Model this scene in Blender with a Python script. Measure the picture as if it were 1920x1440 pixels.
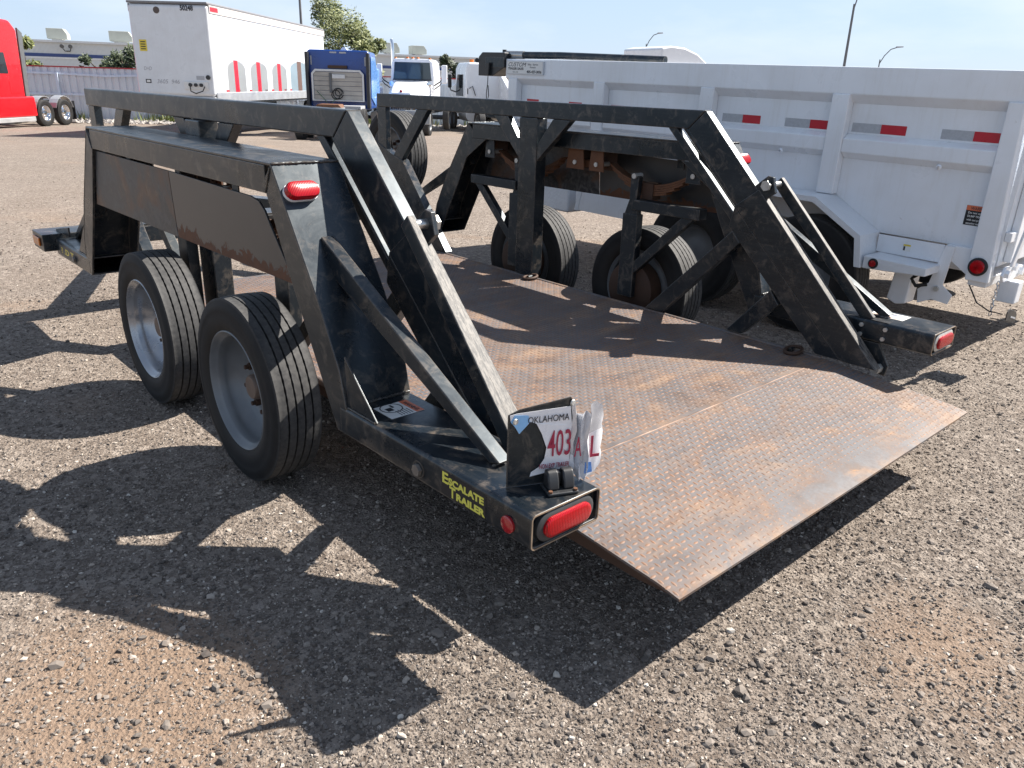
import bpy, bmesh, math, random
import numpy as np
from mathutils import Vector, Matrix

random.seed(7)
rng = np.random.default_rng(7)
scene = bpy.context.scene
for o in list(bpy.data.objects):
    bpy.data.objects.remove(o)
COL = scene.collection

# ------------------------------------------------------------------ camera
CAM_H, F_PX = 1.508, 1466.0
PITCH, YAW, ROLL = math.radians(21.013), math.radians(42.65), math.radians(1.74)
FW = Vector((math.sin(YAW) * math.cos(PITCH), math.cos(YAW) * math.cos(PITCH), -math.sin(PITCH)))
_rt = Vector((math.cos(YAW), -math.sin(YAW), 0))
_up = _rt.cross(FW)
RT = math.cos(ROLL) * _rt + math.sin(ROLL) * _up
UP = -math.sin(ROLL) * _rt + math.cos(ROLL) * _up
CAMP = Vector((0, 0, CAM_H))
cam = bpy.data.cameras.new('camera')
cam.sensor_width = 36.0
cam.lens = 36.0 * F_PX / 1920.0
cam.clip_start, cam.clip_end = 0.05, 2000.0
cam_o = bpy.data.objects.new('camera', cam)
COL.objects.link(cam_o)
m = Matrix((RT, UP, -FW)).transposed().to_4x4()
m.translation = CAMP
cam_o.matrix_world = m
scene.camera = cam_o

# ------------------------------------------------------------------ sky and sun
SUN = Vector((0.977, -0.29, 1.0)).normalized()
SUN_EL = math.asin(SUN.z)
SUN_AZ = math.atan2(SUN.x, SUN.y)
world = bpy.data.worlds.new('World')
scene.world = world
world.use_nodes = True
wn, wl = world.node_tree.nodes, world.node_tree.links
wn.clear()
sky = wn.new('ShaderNodeTexSky')
sky.sky_type = 'NISHITA'
sky.sun_disc = False
sky.sun_elevation = SUN_EL
sky.sun_rotation = SUN_AZ
sky.altitude = 300
sky.air_density = 1.0
sky.dust_density = 0.35
sky.ozone_density = 1.0
bgn = wn.new('ShaderNodeBackground')
bgn.inputs['Strength'].default_value = 0.06
wo = wn.new('ShaderNodeOutputWorld')
# thin high cloud, the same all round the sky
tc = wn.new('ShaderNodeTexCoord')
mp = wn.new('ShaderNodeMapping')
mp.inputs['Scale'].default_value = (1.0, 1.0, 4.0)
nz = wn.new('ShaderNodeTexNoise')
nz.inputs['Scale'].default_value = 2.1
nz.inputs['Detail'].default_value = 7
nz.inputs['Roughness'].default_value = 0.58
rmp = wn.new('ShaderNodeMapRange')
rmp.inputs['From Min'].default_value = 0.44
rmp.inputs['From Max'].default_value = 0.72
rmp.inputs['To Max'].default_value = 0.6
mx = wn.new('ShaderNodeMix')
mx.data_type = 'RGBA'
mx.inputs['B'].default_value = (7.0, 7.5, 8.1, 1)
wl.new(tc.outputs['Generated'], mp.inputs['Vector'])
wl.new(mp.outputs['Vector'], nz.inputs['Vector'])
wl.new(nz.outputs['Fac'], rmp.inputs['Value'])
wl.new(rmp.outputs['Result'], mx.inputs['Factor'])
# summer haze: the whole sky is veiled with a pale blue
hz = wn.new('ShaderNodeMix')
hz.data_type = 'RGBA'
hz.inputs['B'].default_value = (4.2, 5.35, 7.1, 1)
sz_ = wn.new('ShaderNodeSeparateXYZ')
wl.new(tc.outputs['Generated'], sz_.inputs['Vector'])
hr_ = wn.new('ShaderNodeMapRange')          # densest at the horizon, thin overhead
hr_.interpolation_type = 'SMOOTHSTEP'
hr_.inputs['From Min'].default_value = 0.0
hr_.inputs['From Max'].default_value = 0.55
hr_.inputs['To Min'].default_value = 0.80
hr_.inputs['To Max'].default_value = 0.12
wl.new(sz_.outputs['Z'], hr_.inputs['Value'])
wl.new(hr_.outputs['Result'], hz.inputs['Factor'])
wl.new(sky.outputs['Color'], hz.inputs['A'])
wl.new(hz.outputs['Result'], mx.inputs['A'])
wl.new(mx.outputs['Result'], bgn.inputs['Color'])
wl.new(bgn.outputs['Background'], wo.inputs['Surface'])

sun = bpy.data.lights.new('sun', 'SUN')
sun.energy = 5.0
sun.angle = math.radians(0.53)
sun.color = (1.0, 0.94, 0.86)
sun_o = bpy.data.objects.new('sun', sun)
COL.objects.link(sun_o)
sun_o.rotation_euler = SUN.to_track_quat('Z', 'Y').to_euler()
sun_o.location = (20, -6, 25)

vs = scene.view_settings
vs.view_transform = 'Standard'
vs.look = 'None'
vs.exposure = 1.27
vs.gamma = 1.0
vs.use_curve_mapping = False

# ------------------------------------------------------------------ measuring helpers
def ray(u, v):
    return FW + RT * ((u - 960) / F_PX) - UP * ((v - 720) / F_PX)
def onx(u, v, x):
    d = ray(u, v); return CAMP + d * (x / d.x)
def terrain(x, y):
    r = math.hypot(x, y)
    return -0.02 * min(max(r - 6.0, 0.0), 34.0)
FH = Vector((math.sin(YAW), math.cos(YAW), 0))
RH = Vector((math.cos(YAW), -math.sin(YAW), 0))
def far(u, d, z=None):
    """point on the yard at depth d along the view, in the direction of picture column u"""
    vh = 157.0 + 0.0304 * (u - 960)
    r = ray(u, vh); r.z = 0
    p = r * (d / r.dot(FH))
    p.z = terrain(p.x, p.y) if z is None else z
    return p
CAM_AZ = -YAW          # rotation_z that turns local +Y to the view's depth direction

# ------------------------------------------------------------------ mesh builder
class MB:
    def __init__(s):
        s.v, s.f = [], []
    def add(s, vs, fs):
        b = len(s.v)
        s.v += [Vector(p) for p in vs]
        s.f += [tuple(b + i for i in f) for f in fs]
        return s
    def box(s, x0, x1, y0, y1, z0, z1):
        vs = [(x, y, z) for z in (z0, z1) for y in (y0, y1) for x in (x0, x1)]
        return s.add(vs, [(0, 2, 3, 1), (4, 5, 7, 6), (0, 1, 5, 4), (2, 6, 7, 3), (0, 4, 6, 2), (1, 3, 7, 5)])
    def prism(s, poly, a, b, axis='x'):
        n = len(poly)
        def mk(p, t):
            if axis == 'x': return (t, p[0], p[1])
            if axis == 'y': return (p[0], t, p[1])
            return (p[0], p[1], t)
        vs = [mk(p, a) for p in poly] + [mk(p, b) for p in poly]
        fs = [tuple(range(n)), tuple(range(2 * n - 1, n - 1, -1))]
        fs += [(i, i + n, (i + 1) % n + n, (i + 1) % n) for i in range(n)]
        return s.add(vs, fs)
    def bar(s, p, q, w, h, side=(1, 0, 0), off=0.0):
        """rectangular bar: w along side, h across; off shifts it across"""
        p, q, sd = Vector(p), Vector(q), Vector(side)
        d = (q - p).normalized()
        sd = (sd - d * sd.dot(d)).normalized()
        n = sd.cross(d).normalized()
        vs = []
        for c in (p, q):
            for a, b in ((-1, -1), (1, -1), (1, 1), (-1, 1)):
                vs.append(c + sd * (a * w / 2) + n * (b * h / 2 + off))
        return s.add(vs, [(0, 1, 2, 3), (7, 6, 5, 4), (0, 4, 5, 1), (1, 5, 6, 2), (2, 6, 7, 3), (3, 7, 4, 0)])
    def cyl(s, p, q, r, n=16, r2=None):
        p, q = Vector(p), Vector(q)
        d = (q - p).normalized()
        a = d.orthogonal().normalized(); b = d.cross(a)
        r2 = r if r2 is None else r2
        vs = []
        for c, rr in ((p, r), (q, r2)):
            for i in range(n):
                t = 2 * math.pi * i / n
                vs.append(c + (a * math.cos(t) + b * math.sin(t)) * rr)
        fs = [(i, (i + 1) % n, (i + 1) % n + n, i + n) for i in range(n)]
        fs += [tuple(range(n - 1, -1, -1)), tuple(range(n, 2 * n))]
        return s.add(vs, fs)
    def lathe(s, prof, c, axis='x', n=48, sgn=1, closed=True):
        """prof: (axial, radius) pairs"""
        c = Vector(c); m_ = len(prof); vs = []
        for i in range(n):
            t = 2 * math.pi * i / n
            for (ax, r) in prof:
                if axis == 'x': vs.append(c + Vector((sgn * ax, r * math.cos(t), r * math.sin(t))))
                elif axis == 'y': vs.append(c + Vector((r * math.cos(t), sgn * ax, r * math.sin(t))))
                else: vs.append(c + Vector((r * math.cos(t), r * math.sin(t), sgn * ax)))
        fs = []
        for i in range(n):
            j = (i + 1) % n
            for k in range(m_ if closed else m_ - 1):
                l = (k + 1) % m_
                fs.append((i * m_ + k, i * m_ + l, j * m_ + l, j * m_ + k))
        return s.add(vs, fs)
    def tube(s, pts, r, n=8):
        pts = [Vector(p) for p in pts]
        b0 = len(s.v); a = None
        for i, p in enumerate(pts):
            d = (pts[min(i + 1, len(pts) - 1)] - pts[max(i - 1, 0)]).normalized()
            a = d.orthogonal().normalized() if a is None else (a - d * a.dot(d)).normalized()
            b = d.cross(a)
            rr = r[i] if isinstance(r, (list, tuple)) else r
            for k in range(n):
                t = 2 * math.pi * k / n
                s.v.append(p + (a * math.cos(t) + b * math.sin(t)) * rr)
        for i in range(len(pts) - 1):
            for k in range(n):
                l = (k + 1) % n
                s.f.append((b0 + i * n + k, b0 + i * n + l, b0 + (i + 1) * n + l, b0 + (i + 1) * n + k))
        s.f.append(tuple(b0 + k for k in range(n - 1, -1, -1)))
        e = b0 + (len(pts) - 1) * n
        s.f.append(tuple(e + k for k in range(n)))
        return s
    def tubeprofile(s, ring_o, ring_i, a, b, axis='y'):
        """hollow tube: outer and inner ring of 2-D points, from a to b"""
        n = len(ring_o)
        mk = (lambda p, t: (p[0], t, p[1])) if axis == 'y' else (lambda p, t: (t, p[0], p[1]))
        vs = [mk(p, t) for t in (a, b) for p in ring_o] + [mk(p, t) for t in (a, b) for p in ring_i]
        fs = []
        for i in range(n):
            j = (i + 1) % n
            fs += [(i, j, j + n, i + n), (2 * n + i, 3 * n + i, 3 * n + j, 2 * n + j),
                   (i, 2 * n + i, 2 * n + j, j), (n + i, n + j, 3 * n + j, 3 * n + i)]
        return s.add(vs, fs)
    def build(s, name, mat, parent=None, bevel=0.0, smooth=None, seg=2, recalc=True, kind=None):
        me = bpy.data.meshes.new(name)
        org = ORG
        me.from_pydata([tuple(v - org) for v in s.v], [], s.f)
        if recalc:
            bm = bmesh.new(); bm.from_mesh(me)
            bmesh.ops.recalc_face_normals(bm, faces=bm.faces)
            bm.to_mesh(me); bm.free()
        o = bpy.data.objects.new(name, me)
        COL.objects.link(o)
        for mm in (mat if isinstance(mat, (list, tuple)) else [mat]):
            me.materials.append(mm)
        if parent is not None: o.parent = parent
        if bevel:
            md = o.modifiers.new('edge', 'BEVEL')
            md.width = bevel; md.segments = seg
            md.limit_method = 'ANGLE'; md.angle_limit = math.radians(35)
            md.harden_normals = True
            me.polygons.foreach_set('use_smooth', [True] * len(me.polygons))
        elif smooth:
            me.polygons.foreach_set('use_smooth', [True] * len(me.polygons))
            try: me.set_sharp_from_angle(angle=math.radians(smooth))
            except Exception: pass
        if kind: o['kind'] = kind
        return o

ORG = Vector((0, 0, 0))
def thing(name, label, cat, loc=(0, 0, 0), rz=0.0, group=None, local=False, rx=0.0):
    """an Empty at the thing's base; local=True: parts are written in its own axes"""
    global ORG
    o = bpy.data.objects.new(name, None)
    o.empty_display_size = 0.2
    COL.objects.link(o)
    o.location = loc; o.rotation_euler = (rx, 0, rz)
    o['label'] = label; o['category'] = cat
    if group: o['group'] = group
    ORG = Vector((0, 0, 0)) if local else Vector(loc)
    return o
def tag(o, label, cat, group=None):
    o['label'] = label; o['category'] = cat
    if group: o['group'] = group
    return o
def rrect(x0, x1, z0, z1, r, n=5):
    pts = []
    for cx, cz, a0 in ((x1 - r, z1 - r, 0), (x0 + r, z1 - r, 90), (x0 + r, z0 + r, 180), (x1 - r, z0 + r, 270)):
        for i in range(n):
            t = math.radians(a0 + 90 * i / (n - 1))
            pts.append((cx + r * math.cos(t), cz + r * math.sin(t)))
    return pts
def lettering(text, mat, parent, origin, xdir, updir, size, name='lettering', width=None, depth=0.0006, shear=0.0, bold=0.0, align='LEFT'):
    """flat raised lettering as a mesh; origin = lower left corner of the line"""
    cu = bpy.data.curves.new('txt', 'FONT')
    cu.body = text; cu.size = size; cu.extrude = depth; cu.shear = shear; cu.offset = bold
    cu.align_x = align; cu.resolution_u = 3
    to = bpy.data.objects.new('txt', cu)
    COL.objects.link(to)
    dg = bpy.context.evaluated_depsgraph_get()
    me = bpy.data.meshes.new_from_object(to.evaluated_get(dg))
    bpy.data.objects.remove(to); bpy.data.curves.remove(cu)
    me.name = name
    xd, ud = Vector(xdir).normalized(), Vector(updir).normalized()
    nd = xd.cross(ud)
    xs = [v.co.x for v in me.vertices]
    k = 1.0
    if width and xs: k = width / max(1e-6, max(xs) - min(xs))
    og = Vector(origin) - ORG
    for v in me.vertices:
        v.co = og + xd * (v.co.x * k) + ud * v.co.y + nd * v.co.z
    me.materials.clear(); me.materials.append(mat)
    o = bpy.data.objects.new(name, me)
    COL.objects.link(o)
    if parent is not None: o.parent = parent
    return o

# ------------------------------------------------------------------ materials
def newmat(name):
    mt = bpy.data.materials.new(name); mt.use_nodes = True
    nt = mt.node_tree
    return mt, nt, nt.nodes['Principled BSDF']
def N(nt, typ, **kw):
    n = nt.nodes.new(typ)
    for k, v in kw.items():
        if k in n.inputs: n.inputs[k].default_value = v
        else: setattr(n, k, v)
    return n
def noise(nt, scale, detail=5, rough=0.55, dist=0.0, vec=None):
    n = N(nt, 'ShaderNodeTexNoise', Scale=scale, Detail=detail, Roughness=rough, Distortion=dist)
    if vec is not None: nt.links.new(vec, n.inputs['Vector'])
    return n.outputs['Fac']
def mrange(nt, src, a, b, c=0.0, d=1.0):
    n = N(nt, 'ShaderNodeMapRange')
    n.inputs['From Min'].default_value = a; n.inputs['From Max'].default_value = b
    n.inputs['To Min'].default_value = c; n.inputs['To Max'].default_value = d
    nt.links.new(src, n.inputs['Value'])
    return n.outputs['Result']
def mixc(nt, fac, a, b, blend='MIX'):
    n = N(nt, 'ShaderNodeMix', data_type='RGBA', blend_type=blend)
    if isinstance(fac, (int, float)): n.inputs['Factor'].default_value = fac
    else: nt.links.new(fac, n.inputs['Factor'])
    for key, val in (('A', a), ('B', b)):
        if isinstance(val, tuple): n.inputs[key].default_value = val if len(val) == 4 else (*val, 1)
        else: nt.links.new(val, n.inputs[key])
    return n.outputs['Result']
def objvec(nt, scale=(1, 1, 1), out='Object'):
    t = N(nt, 'ShaderNodeTexCoord'); mpn = N(nt, 'ShaderNodeMapping')
    mpn.inputs['Scale'].default_value = scale
    nt.links.new(t.outputs[out], mpn.inputs['Vector'])
    return mpn.outputs['Vector']
def bump(nt, b, h, strength=0.3, dist=0.01):
    n = N(nt, 'ShaderNodeBump', Strength=strength, Distance=dist)
    nt.links.new(h, n.inputs['Height']); nt.links.new(n.outputs['Normal'], b.inputs['Normal'])
def simple(name, col, rough=0.5, metal=0.0, var=0.25, scale=8.0, spec=0.5, coat=0.0, bmp=0.0):
    mt, nt, b = newmat(name)
    v = objvec(nt)
    f = noise(nt, scale, 4, 0.6, vec=v)
    dark = tuple(c * (1 - var) for c in col); lite = tuple(min(1, c * (1 + var)) for c in col)
    nt.links.new(mixc(nt, f, dark, lite), b.inputs['Base Color'])
    nt.links.new(mrange(nt, f, 0.3, 0.7, max(0.02, rough - 0.08), min(1, rough + 0.08)), b.inputs['Roughness'])
    b.inputs['Metallic'].default_value = metal
    b.inputs['Specular IOR Level'].default_value = spec
    b.inputs['Coat Weight'].default_value = coat
    if bmp: bump(nt, b, noise(nt, scale * 12, 3, vec=v), bmp, 0.003)
    return mt
def black_paint(name, base=(0.0032, 0.0068, 0.0112), dust=0.55, rust=0.6, rough=0.26):
    """satin black: long faint scuffs, soft dust, a few rust freckles"""
    mt, nt, b = newmat(name)
    v = objvec(nt)
    n1 = noise(nt, 1.3, 5, 0.55, 0.4, v)
    vs_ = objvec(nt, (14, 1.2, 14)); n2 = noise(nt, 5.0, 6, 0.65, 0.15, vs_)
    n3 = noise(nt, 15.0, 6, 0.7, 0.6, v); n4 = noise(nt, 130.0, 3, 0.6, 0, v)
    n5 = noise(nt, 4.5, 7, 0.68, 0.7, v)
    c = mixc(nt, mrange(nt, n1, 0.35, 0.75, 0, dust * 0.6), base, (0.034, 0.038, 0.042))
    c = mixc(nt, mrange(nt, n5, 0.50, 0.72, 0, dust * 0.7), c, (0.050, 0.050, 0.049))
    c = mixc(nt, mrange(nt, n2, 0.50, 0.85, 0, dust * 0.7), c, (0.065, 0.064, 0.061))
    c = mixc(nt, mrange(nt, n4, 0.60, 0.78, 0, dust * 0.5), c, (0.12, 0.112, 0.10))
    c = mixc(nt, mrange(nt, n3, 0.67, 0.74, 0, rust), c, (0.10, 0.040, 0.018))
    # paint chipped and rubbed off along the edges
    bv = N(nt, 'ShaderNodeBevel', samples=4, Radius=0.009)
    ge = N(nt, 'ShaderNodeNewGeometry')
    dp_ = N(nt, 'ShaderNodeVectorMath', operation='DOT_PRODUCT')
    nt.links.new(bv.outputs['Normal'], dp_.inputs[0]); nt.links.new(ge.outputs['True Normal'], dp_.inputs[1])
    ed = N(nt, 'ShaderNodeMath', operation='MULTIPLY_ADD')
    nt.links.new(n3, ed.inputs[0]); ed.inputs[1].default_value = -0.55; nt.links.new(dp_.outputs['Value'], ed.inputs[2])
    c = mixc(nt, mrange(nt, ed.outputs[0], 0.715, 0.60, 0, 0.75), c, (0.14, 0.115, 0.092))
    nt.links.new(c, b.inputs['Base Color'])
    nt.links.new(mrange(nt, n5, 0.3, 0.7, rough - 0.04, rough + 0.15), b.inputs['Roughness'])
    b.inputs['Specular IOR Level'].default_value = 0.55
    b.inputs['Specular Tint'].default_value = (0.80, 0.92, 1.0, 1)
    bump(nt, b, n1, 0.05, 0.01)
    return mt
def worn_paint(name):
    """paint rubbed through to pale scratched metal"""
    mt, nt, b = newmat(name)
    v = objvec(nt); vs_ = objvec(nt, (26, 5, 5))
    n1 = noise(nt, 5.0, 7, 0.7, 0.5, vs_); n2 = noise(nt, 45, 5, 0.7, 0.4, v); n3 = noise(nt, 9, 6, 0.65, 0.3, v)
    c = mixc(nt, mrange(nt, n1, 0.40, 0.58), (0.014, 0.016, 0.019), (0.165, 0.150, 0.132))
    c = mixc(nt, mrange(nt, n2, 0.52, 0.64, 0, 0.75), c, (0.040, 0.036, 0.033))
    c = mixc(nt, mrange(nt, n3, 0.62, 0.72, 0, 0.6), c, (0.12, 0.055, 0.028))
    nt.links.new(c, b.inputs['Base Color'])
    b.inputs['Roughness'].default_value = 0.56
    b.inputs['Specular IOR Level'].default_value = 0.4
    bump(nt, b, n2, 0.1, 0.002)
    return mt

M = {}
M['black'] = black_paint('black_paint')
M['black_clean'] = black_paint('black_paint_plain', dust=0.45, rust=0.3, rough=0.29)
M['black_inner'] = black_paint('black_paint_inner', base=(0.003, 0.005, 0.008), dust=0.25, rust=0.7, rough=0.45)
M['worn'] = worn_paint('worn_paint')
def panel_mat():
    mt, nt, b = newmat('weathered_panel')
    v = objvec(nt)
    n1 = noise(nt, 16, 8, 0.72, 1.2, v); n2 = noise(nt, 2.6, 6, 0.65, 0.6, v); n3 = noise(nt, 40, 4, 0.6, 0, v)
    c = mixc(nt, mrange(nt, n1, 0.44, 0.62), (0.014, 0.016, 0.019), (0.085, 0.082, 0.080))
    c = mixc(nt, mrange(nt, n2, 0.54, 0.64, 0, 0.75), c, (0.10, 0.045, 0.02))
    c = mixc(nt, mrange(nt, n3, 0.55, 0.8, 0, 0.3), c, (0.14, 0.12, 0.10))
    nt.links.new(c, b.inputs['Base Color'])
    nt.links.new(mrange(nt, n1, 0.3, 0.7, 0.35, 0.62), b.inputs['Roughness'])
    bump(nt, b, n1, 0.1, 0.003)
    return mt
M['panel_old'] = panel_mat()
def panel2_mat():
    # flat black panel with a ragged band of rust along its lower edge
    mt, nt, b = newmat('panel_rusted_edge')
    v = objvec(nt)
    n1 = noise(nt, 4, 4, 0.6, 0.2, v); n2 = noise(nt, 15, 6, 0.65, 0.6, v)
    sx = N(nt, 'ShaderNodeSeparateXYZ'); nt.links.new(v, sx.inputs['Vector'])
    h = N(nt, 'ShaderNodeMath', operation='MULTIPLY_ADD')
    nt.links.new(n2, h.inputs[0]); h.inputs[1].default_value = -0.20
    nt.links.new(sx.outputs['Z'], h.inputs[2])
    edge = mrange(nt, h.outputs[0], 0.795, 0.808, 1.0, 0.0)
    c = mixc(nt, n1, (0.030, 0.030, 0.032), (0.050, 0.049, 0.048))
    r = mixc(nt, n2, (0.035, 0.015, 0.008), (0.14, 0.055, 0.022))
    nt.links.new(mixc(nt, edge, c, r), b.inputs['Base Color'])
    nt.links.new(mrange(nt, edge, 0, 1, 0.36, 0.75), b.inputs['Roughness'])
    bump(nt, b, n2, 0.08, 0.002)
    return mt
M['panel_new'] = panel2_mat()
def deck_mat():
    mt, nt, b = newmat('rusty_diamond_plate')
    v = objvec(nt)
    vs_ = objvec(nt, (0.55, 1.8, 1.0))
    big = noise(nt, 2.4, 7, 0.62, 1.1, vs_)
    mid = noise(nt, 8, 7, 0.68, 0.8, v)
    fine = noise(nt, 70, 5, 0.7, 0.3, v)
    org = noise(nt, 4.2, 5, 0.6, 1.6, vs_)
    sx = N(nt, 'ShaderNodeSeparateXYZ'); nt.links.new(v, sx.inputs['Vector'])
    c = mixc(nt, mrange(nt, mid, 0.36, 0.64), (0.072, 0.052, 0.043), (0.185, 0.108, 0.068))
    c = mixc(nt, mrange(nt, big, 0.44, 0.64, 0, 0.9), c, (0.32, 0.205, 0.125))
    c = mixc(nt, mrange(nt, org, 0.62, 0.74, 0, 0.75), c, (0.43, 0.205, 0.058))
    # bare bluish steel shows through, most on the ramp and by the guard frame
    y = mrange(nt, sx.outputs['Y'], 1.75, 1.35)
    st = N(nt, 'ShaderNodeMath', operation='MULTIPLY_ADD'); nt.links.new(y, st.inputs[0]); st.inputs[1].default_value = 0.20
    nt.links.new(noise(nt, 6, 6, 0.66, 0.9, v), st.inputs[2])
    c = mixc(nt, mrange(nt, st.outputs[0], 0.55, 0.76, 0, 0.8), c, (0.115, 0.120, 0.130))
    c = mixc(nt, mrange(nt, fine, 0.35, 0.75, 0, 0.5), c, (0.075, 0.052, 0.042))
    nt.links.new(c, b.inputs['Base Color'])
    nt.links.new(mrange(nt, mid, 0.3, 0.7, 0.52, 0.78), b.inputs['Roughness'])
    b.inputs['Metallic'].default_value = 0.05
    bump(nt, b, fine, 0.18, 0.002)
    return mt
M['deck'] = deck_mat()
def lug_mat():
    mt, nt, b = newmat('rubbed_lugs')
    v = objvec(nt)
    n1 = noise(nt, 5, 6, 0.65, 0.8, v)
    c = mixc(nt, mrange(nt, n1, 0.35, 0.65), (0.135, 0.090, 0.068), (0.24, 0.13, 0.078))
    nt.links.new(c, b.inputs['Base Color'])
    b.inputs['Roughness'].default_value = 0.62
    b.inputs['Specular IOR Level'].default_value = 0.35
    return mt
M['lug'] = lug_mat()
M['edge_rust'] = simple('bare_rusty_edge', (0.24, 0.175, 0.12), 0.6, 0.1, 0.5, 30)
M['weld'] = simple('weld_bead', (0.19, 0.11, 0.07), 0.6, 0.2, 0.4, 60)
M['rust'] = simple('rusted_steel', (0.13, 0.055, 0.025), 0.75, 0.1, 0.6, 12, bmp=0.3)
M['rust_dark'] = simple('dark_rusted_steel', (0.055, 0.028, 0.017), 0.7, 0.1, 0.6, 9, bmp=0.3)
M['steel'] = simple('bare_steel', (0.45, 0.44, 0.42), 0.34, 0.85, 0.25, 25)
M['zinc'] = simple('zinc_bolt', (0.50, 0.49, 0.46), 0.42, 0.5, 0.3, 40)
M['rim_grey'] = simple('grey_rim_paint', (0.15, 0.16, 0.17), 0.40, 0.2, 0.3, 9)
M['rim_bright'] = simple('bright_rim_paint', (0.36, 0.37, 0.39), 0.28, 0.6, 0.25, 9)
M['rubber'] = simple('black_rubber', (0.022, 0.022, 0.023), 0.68, 0, 0.4, 12, spec=0.35, bmp=0.1)
def tyre_mat():
    mt, nt, b = newmat('worn_tyre_rubber')
    v = objvec(nt)
    n1 = noise(nt, 7, 6, 0.65, 0.3, v); n2 = noise(nt, 55, 4, 0.6, 0.2, v)
    at = N(nt, 'ShaderNodeVertexColor', layer_name='tread')
    side = mixc(nt, mrange(nt, n1, 0.4, 0.7), (0.006, 0.006, 0.007), (0.014, 0.014, 0.014))
    tread = mixc(nt, mrange(nt, n2, 0.3, 0.75), (0.036, 0.036, 0.037), (0.085, 0.083, 0.080))
    sep = N(nt, 'ShaderNodeSeparateColor'); nt.links.new(at.outputs['Color'], sep.inputs['Color'])
    side = mixc(nt, mrange(nt, sep.outputs['Green'], 0, 1, 0, 0.6), side, (0.036, 0.030, 0.025))
    nt.links.new(mixc(nt, sep.outputs['Red'], side, tread), b.inputs['Base Color'])
    b.inputs['Roughness'].default_value = 0.72
    b.inputs['Specular IOR Level'].default_value = 0.35
    bump(nt, b, n2, 0.15, 0.002)
    return mt
M['tyre'] = tyre_mat()
def grimy_white(name, col, grime, amt):
    mt, nt, b = newmat(name)
    v = objvec(nt); vs_ = objvec(nt, (7, 7, 0.7))
    n1 = noise(nt, 2.2, 6, 0.6, 0.3, v); n2 = noise(nt, 3.2, 6, 0.65, 0.2, vs_); n3 = noise(nt, 26, 5, 0.7, 0.4, v)
    c = mixc(nt, mrange(nt, n1, 0.42, 0.72, 0, amt), col, grime)
    c = mixc(nt, mrange(nt, n2, 0.52, 0.78, 0, amt * 1.1), c, grime)
    c = mixc(nt, mrange(nt, n3, 0.70, 0.74, 0, 0.35), c, (0.30, 0.25, 0.21))
    nt.links.new(c, b.inputs['Base Color'])
    nt.links.new(mrange(nt, n1, 0.3, 0.7, 0.24, 0.42), b.inputs['Roughness'])
    b.inputs['Coat Weight'].default_value = 0.2
    bump(nt, b, noise(nt, 1.6, 3, 0.5, 0, v), 0.12, 0.02)
    return mt
M['white_paint'] = grimy_white('white_trailer_paint', (0.78, 0.80, 0.83), (0.60, 0.585, 0.56), 0.35)
M['white_cab'] = simple('white_cab_paint', (0.76, 0.77, 0.79), 0.25, 0, 0.04, 2.0, coat=0.4)
M['white_box'] = grimy_white('white_box_panel', (0.72, 0.74, 0.76), (0.56, 0.56, 0.56), 0.35)
M['alu_rail'] = simple('aluminium_rail', (0.55, 0.56, 0.57), 0.4, 0.6, 0.15, 4)
M['top_rail'] = simple('dull_top_rail', (0.52, 0.48, 0.46), 0.5, 0.2, 0.15, 3)
M['red_paint'] = simple('red_cab_paint', (0.62, 0.008, 0.014), 0.22, 0, 0.08, 2, coat=0.5)
M['blue_paint'] = simple('blue_cab_paint', (0.002, 0.05, 0.27), 0.3, 0, 0.1, 2, coat=0.5)
M['blue_lite'] = simple('light_blue_paint', (0.11, 0.27, 0.62), 0.25, 0, 0.1, 2, coat=0.5)
M['plastic'] = simple('black_plastic', (0.022, 0.023, 0.025), 0.42, 0, 0.3, 20)
M['grey_plastic'] = simple('grey_fairing', (0.10, 0.105, 0.11), 0.5, 0, 0.2, 6)
M['chrome'] = simple('chrome', (0.75, 0.76, 0.78), 0.12, 1.0, 0.05, 5)
M['glass'] = simple('dark_glass', (0.012, 0.016, 0.020), 0.05, 0, 0.1, 3, spec=0.8)
M['cab_glass'] = simple('windscreen_glass', (0.035, 0.05, 0.058), 0.05, 0, 0.3, 1.5, spec=0.8)
def lens_mat(name, col, lines=True):
    mt, nt, b = newmat(name)
    v = objvec(nt)
    w = N(nt, 'ShaderNodeTexWave', Scale=55.0, Distortion=0.0); nt.links.new(v, w.inputs['Vector'])
    nt.links.new(mixc(nt, w.outputs['Fac'], tuple(c * 0.6 for c in col), col), b.inputs['Base Color'])
    bump(nt, b, w.outputs['Fac'], 0.25, 0.002)
    b.inputs['Roughness'].default_value = 0.22
    b.inputs['Specular IOR Level'].default_value = 0.35
    b.inputs['Coat Weight'].default_value = 0.15
    b.inputs['Coat Roughness'].default_value = 0.05
    b.inputs['Subsurface Weight'].default_value = 0.25
    b.inputs['Subsurface Radius'].default_value = (0.02, 0.004, 0.004)
    return mt
M['red_lens'] = lens_mat('red_lens', (0.42, 0.001, 0.006))
M['amber_lens'] = lens_mat('amber_lens', (0.75, 0.22, 0.03))
M['red_reflector'] = simple('red_reflector', (0.33, 0.008, 0.014), 0.25, 0, 0.1, 30, coat=0.5)
M['red_tape'] = simple('red_tape', (0.48, 0.012, 0.025), 0.35, 0, 0.1, 30)
M['silver_tape'] = simple('silver_tape', (0.40, 0.41, 0.43), 0.4, 0, 0.25, 60)
M['yellow'] = simple('yellow_vinyl', (0.62, 0.60, 0.10), 0.45, 0, 0.08, 30)
M['vinyl_black'] = simple('black_vinyl', (0.012, 0.013, 0.015), 0.45, 0, 0.2, 30)
M['label_white'] = simple('white_label', (0.74, 0.73, 0.70), 0.5, 0, 0.06, 40)
M['label_grey'] = simple('grey_label', (0.55, 0.57, 0.60), 0.5, 0, 0.06, 20)
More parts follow.
